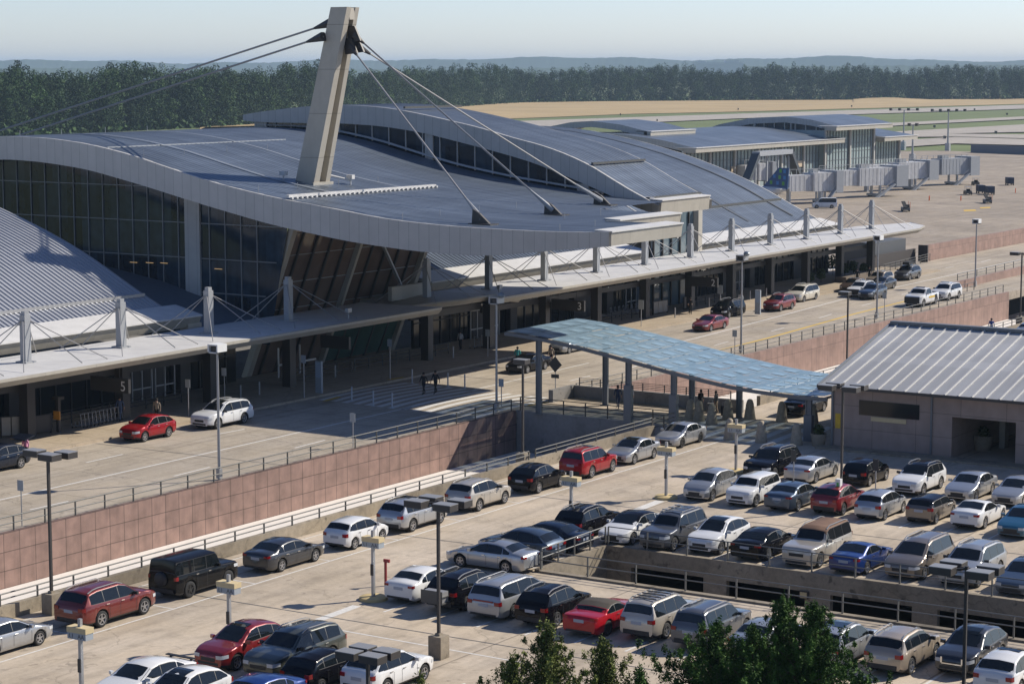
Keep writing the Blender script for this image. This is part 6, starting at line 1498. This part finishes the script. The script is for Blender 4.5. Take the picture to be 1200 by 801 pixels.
b = MB(); b.lathe([(.001, 1.5), (.12, 1.48), (.2, 1.4), (.28, 1.15), (.42, .12), (.44, 0)], 18); CB = b.mesh('concrete_bollard', concrete('bollard_concrete', (.42, .35, .26), stain=.3, streak=False, fine=.25), smooth=50)
cbl = ['behind the hybrid roof, half hidden', 'first in the sun left of the people', 'beside the two waiting people', 'left of the black luxury sedan', 'in front of the black luxury sedan', 'nearest the station corner in the sun', 'behind the middle row sign', 'in the station shadow, left one', 'in the station shadow, right one', 'small one behind the silver hybrid roof']
for (x, y), lb in zip(((137.6, 77.9), (138.6, 75.6), (141.4, 75.3), (142.8, 71.3), (142.9, 64.9), (143.2, 61.4 + 3.0), (133.6, 70.6), (135.0, 66.6), (135.6, 64.0), (138.4, 78.8)), cbl):
    if 'black luxury' in lb or 'nearest the station' in lb: pass
    tag(link('concrete_bollard', CB, None, (x, y, 0)), 'rounded concrete bollard ' + lb, 'bollard', 'rounded concrete bollards at the walkway')
o_ = [o for o in bpy.data.objects if o.name.startswith('concrete_bollard') and o.parent is None]
for o, (px, py) in zip(o_, ((809, 491), (834, 497), (853, 491), (878.6, 491), (916, 494), (952.5, 497), (855, 515), (892, 518), (933, 521), (819, 493))): 
    x, y, _ = at(px, py); o.location = (x, y, 0)
# planters
plant_m = foliage_mat('planter_leaf', (.02, .035, .01), (.1, .13, .04))
def planter(px, py, label, z=0., r=.55, h=.85):
    x, y, _ = at(px, py, z); t = empty('planter', (x, y, z), label=label, cat='planter'); b = MB(); b.lathe([(r * .75, 0), (r, h), (r * .9, h), (r * .85, h - .1), (.001, h - .1)], 18); b.build('pot', wall_con, t, smooth=50)
    link('shrub', leaf_mesh('shrub', np.array([(0, 0, h + .15), (.2, .1, h + .3), (-.2, -.1, h + .25)]), np.array([(.35, .35, .3)] * 3), 90, .14, plant_m, seed=int(px), cols=np.array([.3, .6, .2])), t)
planter(959, 522, 'large round concrete planter at the station corner'); planter(1152, 527, 'round grey planter inside the station passage', r=.7, h=1.0)
# shrubs at the end of the terminal
for i, (px, py, s, lb) in enumerate(((950, 333, 1.1, 'low shrub in the bed at the terminal end, leftmost'), (962, 331, 1.3, 'low shrub beside the dark column'), (976, 322, 1.9, 'thin young tree in the bed between the columns'), (990, 324, 1.2, 'shrub right of the young tree'), (1000, 322, 1.3, 'rounded bush before the white terrace'), (1012, 322, 1.1, 'low bush by the two people in black'))):
    x, y, _ = at(px, py, .15); t = empty('shrub', (x, y, .15), label=lb, cat='shrub')
    b = MB(); b.tube((0, 0, 0), (0, 0, s), .05, .02, n=6); b.build('stem', dark_steel, t)
    link('foliage', leaf_mesh('foliage', np.array([(0, 0, s), (.5, .3, s * .7), (-.5, -.2, s * .7)]), np.array([(.6, .6, .5)] * 3) * s * .7, 80, .2, plant_m, seed=i + 40, cols=np.array([.3, .7, .4])), t)
b = MB(); b.box(240, 250, 107.6, 109.0, .15, .8); b.build('planting_bed', plain('bed_wall', (.16, .13, .1), .9), label='low brown wall of the planting bed at the terminal end', cat='planting bed')
# luggage trolleys
def trolley_mesh():
    b = MB()
    for y in (-.25, .25):
        b.tube((-.4, y, .15), (.45, y, .15), .022, n=5); b.tube((.4, y, .15), (.32, y, 1.0), .022, n=5); b.tube((-.4, y, .15), (-.4, y, .35), .02, n=5)
    b.tube((.32, -.25, 1.0), (.32, .25, 1.0), .025, n=5); b.tube((.36, -.25, .6), (.36, .25, .6), .02, n=5)
    for x in (-.3, -.1, .1, .3): b.tube((x, -.25, .15), (x, .25, .15), .015, n=4)
    f = b.mesh('frame', galv); w = MB()
    for x, y in ((-.35, -.25), (-.35, .25), (.38, 0)): w.tube((x, y - .02, .06), (x, y + .02, .06), .06, n=8)
    return f, w.mesh('wheel', plas_m)
TF, TW = trolley_mesh()
def trolley(x, y, rz, label, grp):
    t = empty('luggage_trolley', (x, y, .15), rz, label=label, cat='luggage trolley', group=grp); link('frame', TF, t); link('wheel', TW, t)
x0, y0, _ = at(92, 501, .15); x1, y1, _ = at(136, 492, .15)
for i in range(11):
    u = i / 10; trolley(x0 + (x1 - x0) * u, y0 + (y1 - y0) * u, R(-75), 'grey luggage trolley in the nested row behind the red crossover', 'nested luggage trolleys at the left entrance')
x0, y0, _ = at(712, 372, .15); x1, y1, _ = at(746, 366, .15)
for i in range(8):
    u = i / 7; trolley(x0 + (x1 - x0) * u, y0 + (y1 - y0) * u, R(-75), 'grey luggage trolley in the nested row above the glass walkway', 'nested luggage trolleys at the middle entrance')
x0, y0, _ = at(556, 408, .15)
for i in range(2): trolley(x0 + i * 1.2, y0, 0, 'luggage trolley beside the doors right of the bronze entrance', 'two loose trolleys by the doors')
# barriers / kiosks by the kerb
bar_m = plain('barrier_cream', (.34, .3, .24), .6, var=.2)
def kiosk(px0, px1, py, h, label, mat=bar_m, n=3, z=.15):
    p = at(px0, py + 3, z); q = at(px1, py, z); t = empty('kerb_barrier', (p[0], p[1], z), label=label, cat='barrier'); L_ = math.hypot(q[0] - p[0], q[1] - p[1])
    for i in range(n): b = MB(); b.box(L_ * i / n + .04, L_ * (i + 1) / n - .04, -.06, .06, .15, h); o = b.build('panel', mat, t); o.rotation_euler = (0, 0, math.atan2(q[1] - p[1], q[0] - p[0]))
    b = MB(); b.box(0, L_, -.02, .02, h, h + .06); b.box(0, .06, -.1, .1, 0, h); b.box(L_ - .06, L_, -.1, .1, 0, h); o = b.build('frame', dark_steel, t); o.rotation_euler = (0, 0, math.atan2(q[1] - p[1], q[0] - p[0]))
kiosk(1, 38, 510, 1.4, 'cream panelled barrier at the left edge under the canopy'); kiosk(41, 60, 507, 1.3, 'dark metal cabinet under terminal sign five', mat=dark_steel, n=1)
kiosk(765, 782, 366, 1.3, 'cream panelled barrier under terminal sign two, left one'); kiosk(801, 813, 360, 1.3, 'cream panelled barrier under terminal sign two, right one', n=2)
for px, py, lb in ((69, 506, 'payphone post with orange panel under terminal sign five'), (707, 365, 'payphone post with orange panels behind the glass walkway')):
    x, y, _ = at(px, py, .15); t = empty('call_post', (x, y, .15), label=lb, cat='call post'); b = MB(); b.box(-.12, .12, -.12, .12, 0, 2.3); b.build('post', dark_steel, t)
    b = MB(); b.box(-.2, -.12, -.3, .3, .9, 1.5); b.build('orange_panel', plain('panel_orange', (.6, .26, .03), .5) if 'panel_orange' not in MATS else MATS['panel_orange'], t); b = MB(); b.box(-.3, .3, -.3, .3, 2.3, 2.5); b.build('hood', dark_steel, t)
for px, py, lb in ((374, 452, 'blue grey information pylon by the crossing'), (888, 360, 'tall pale information pylon left of the cream minivan')):
    x, y, _ = at(px, py + 8, .15); t = empty('information_pylon', (x, y, .15), label=lb, cat='sign pylon'); b = MB(); b.box(-.1, .1, -.3, .3, 0, 2.5); b.build('body', sign_grey, t); b = MB(); b.box(-.11, -.101, -.25, .25, 1.2, 2.4); b.build('face', plain('pylon_face', (.35, .42, .5), .4) if 'pylon_face' not in MATS else MATS['pylon_face'], t)
# pay station in row E lamp base
t = empty('pay_station', (115.6, 52.2, 0), label='white and green call box on the concrete lamp base behind the red suv', cat='call box')
b = MB(); b.box(-.15, .15, -.3, .0, .9, 2.0); b.build('cabinet', sign_white, t); b = MB(); b.box(-.16, -.151, -.22, -.08, 1.3, 1.8); b.build('green_label', plain('label_green', (.1, .4, .1), .5), t)
post_sign(119.8, 56.9, 2.6, 'small brown sign on a post behind the blue grey sedan', w=.35, hh=.7, mat=sign_dark); post_sign(119.6, 49.9 + 1.6, 2.6, 'small brown sign on a post beside the black lamp pole', w=.35, hh=.7, mat=sign_dark)
t = empty('hydrant_pipe', (*at(364, 713 - 0, 0)[:2], 0), label='thin red standpipe left of the white sedan', cat='standpipe'); t.location = (*at(452, 686, 0)[:2], 0)
b = MB(); b.tube((0, 0, 0), (0, 0, 1.3), .07, n=8); b.build('pipe', plain('pipe_red', (.3, .04, .04), .6), t); b = MB(); b.box(-.05, .05, -.25, .1, 1.2, 1.35); b.build('nozzle', MATS['pipe_red'], t)

# ================================================================ FOREGROUND TREES (cedars below the deck edge)
cedar_g = foliage_mat('cedar_green', (.010, .03, .006), (.065, .135, .02)); cedar_b = foliage_mat('cedar_bronze', (.02, .032, .008), (.16, .19, .04))
bark = plain('bark', (.07, .045, .03), .9, var=.3, bump=.4)
def cedar(px, py, dist, width, label, mat, seed, spread=1.):
    d = ray(px, py); k = dist / math.hypot(d[0], d[1]); x, y, zt = d[0] * k, d[1] * k, H + d[2] * k
    t = empty('cedar_tree', (x, y, GZ), label=label, cat='tree'); h = zt - GZ; g = random.Random(seed)
    b = MB(); b.tube((0, 0, 0), (.1, .05, h * .5), .22, .13, n=8); b.tube((.1, .05, h * .5), (0, 0, h * .96), .13, .02, n=6); tr_ = b.build('trunk', bark, t)
    C = []; RA = []; TN = []; lb = MB()
    nb = int(120 * spread)
    for i in range(nb):                       # rising limbs that carry feathery sprays
        f = (i + g.random()) / nb; z = h - .2 - f * h * .6; a = i * 2.4 + g.uniform(-.4, .4)
        L_ = width * (.07 + 1.6 * f ** .9) * g.uniform(.55, 1.25)
        rise = L_ * g.uniform(.35, .9); tone = g.choice([.12, .25, .4, .6, .85])
        lb.tube((0, 0, z - .2), (L_ * math.cos(a), L_ * math.sin(a), z + rise), .03, .006, n=4)
        ns = max(2, int(L_ / .17))
        for j in range(ns):
            u = (j + .8) / ns; r = L_ * u; q = (.05 + .12 * (1 - u)) * g.uniform(.7, 1.4)
            C.append((r * math.cos(a) + g.uniform(-.13, .13), r * math.sin(a) + g.uniform(-.13, .13), z - .2 + (rise + .2) * u ** 1.3 + g.uniform(-.06, .2)))
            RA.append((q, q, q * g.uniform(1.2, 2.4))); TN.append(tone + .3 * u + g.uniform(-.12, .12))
    for i in range(16): C.append((g.uniform(-.06, .06), g.uniform(-.06, .06), h - .1 * i)); RA.append((.06 + .02 * i, .06 + .02 * i, .17)); TN.append(g.uniform(.4, .9))
    lb.build('branch', bark, tr_)
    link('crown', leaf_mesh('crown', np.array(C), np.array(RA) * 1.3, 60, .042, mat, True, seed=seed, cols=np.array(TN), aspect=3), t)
cedar(641, 733, 74, 2.3, 'bronze green cedar at the bottom left of the tree group', cedar_b, 2, 1.0)
cedar(708, 753, 74, 2.1, 'short bronze cedar right of the first one', cedar_b, 3, .9)
cedar(600, 772, 73, 1.8, 'low bronze cedar tip at the left end of the tree group', cedar_b, 4, .7)
cedar(752, 786, 73, 1.2, 'small green cedar tip at the bottom edge between the groups', cedar_g, 5, .5)
cedar(842, 733, 75, 2.9, 'green cedar left of the two tall ones', cedar_g, 6, 1.2)
cedar(918, 704, 76, 2.3, 'tall dark green cedar, left of the twin tops', cedar_g, 7, 1.2)
cedar(955, 708, 75, 2.3, 'tall dark green cedar, right of the twin tops', cedar_g, 8, 1.2)
cedar(884, 738, 74, 2.5, 'dense green cedar between the taller ones', cedar_g, 9, 1.1)
cedar(1010, 790, 73, 1.2, 'small green cedar tip right of the tall pair', cedar_g, 10, .5)
cedar(493, 796, 73, .8, 'tiny yellow green tree tip at the bottom edge by the concrete base', cedar_b, 12, .4)

# ================================================================ SKY, SUN, HAZE, CAMERA
w = bpy.data.worlds.new('World'); scene.world = w; w.use_nodes = True; nt = w.node_tree
sk = nt.nodes.new('ShaderNodeTexSky'); sk.sky_type = 'NISHITA'; sk.sun_disc = False
S = np.array((1.08, -.76, 1.0)); S /= np.linalg.norm(S); el = math.asin(S[2])
sk.sun_elevation = el; sk.sun_rotation = math.atan2(S[0], S[1]); sk.air_density = AIR; sk.dust_density = SKY_DUST; sk.ozone_density = OZ; sk.altitude = 100
bg = nt.nodes['Background']; tn_ = nt.nodes.new('ShaderNodeMix'); tn_.data_type = 'RGBA'; tn_.blend_type = 'MULTIPLY'; tn_.inputs['Factor'].default_value = 1; tn_.inputs['B'].default_value = (.93, .97, 1.2, 1); nt.links.new(sk.outputs[0], tn_.inputs['A']); 
tc_ = nt.nodes.new('ShaderNodeTexCoord'); sz_ = nt.nodes.new('ShaderNodeSeparateXYZ'); nt.links.new(tc_.outputs['Generated'], sz_.inputs[0])
mr_ = nt.nodes.new('ShaderNodeMapRange'); mr_.interpolation_type = 'SMOOTHSTEP'; mr_.inputs['From Min'].default_value = .0; mr_.inputs['From Max'].default_value = .16; mr_.inputs['To Min'].default_value = 1.8; mr_.inputs['To Max'].default_value = 1
nt.links.new(sz_.outputs['Z'], mr_.inputs['Value'])          # the summer haze layer low over the horizon is brighter than the clear sky model
hz_ = nt.nodes.new('ShaderNodeMix'); hz_.data_type = 'RGBA'; hz_.blend_type = 'MULTIPLY'; hz_.inputs['Factor'].default_value = 1; nt.links.new(tn_.outputs['Result'], hz_.inputs['A']); nt.links.new(mr_.outputs['Result'], hz_.inputs['B'])
nt.links.new(hz_.outputs['Result'], bg.inputs[0]); bg.inputs[1].default_value = SKY_STR
sl = bpy.data.lights.new('sun', 'SUN'); sl.energy = SUN_STR; sl.angle = R(.5); sl.color = (1., .93, .82)
so = bpy.data.objects.new('sun', sl); COL.objects.link(so)
from mathutils import Vector
so.rotation_euler = Vector((-S[0], -S[1], -S[2])).to_track_quat('-Z', 'Y').to_euler()
if HAZE:
    b = MB(); b.box(-350, 14100, -9100, 12100, GZ - 1, 75); m = bpy.data.materials.new('haze'); m.use_nodes = True; nt = m.node_tree; nt.nodes.clear()
    o = nt.nodes.new('ShaderNodeOutputMaterial'); v = nt.nodes.new('ShaderNodeVolumePrincipled'); v.inputs['Color'].default_value = (.6, .8, 1.0, 1); v.inputs['Density'].default_value = HAZE; v.inputs['Anisotropy'].default_value = .0
    nt.links.new(v.outputs[0], o.inputs['Volume']); b.build('haze', m, kind='stuff')
cd = bpy.data.cameras.new('camera'); cam = bpy.data.objects.new('camera', cd); COL.objects.link(cam); scene.camera = cam
cd.sensor_width = 36; cd.lens = 36 * F / 1200; cd.clip_start = 1; cd.clip_end = 30000
cam.location = (0, 0, H)
from mathutils import Matrix
M = Matrix(((rt[0], up[0], -fw[0], 0), (rt[1], up[1], -fw[1], 0), (rt[2], up[2], -fw[2], H), (0, 0, 0, 1))); cam.matrix_world = M
vs = scene.view_settings; vs.view_transform = 'Standard'; vs.look = 'None'; vs.gamma = 1; vs.use_curve_mapping = False; vs.exposure = EXPO
scene.render.engine = 'CYCLES'; scene.cycles.max_bounces = 6; scene.cycles.volume_bounces = 0; scene.cycles.volume_max_steps = 8
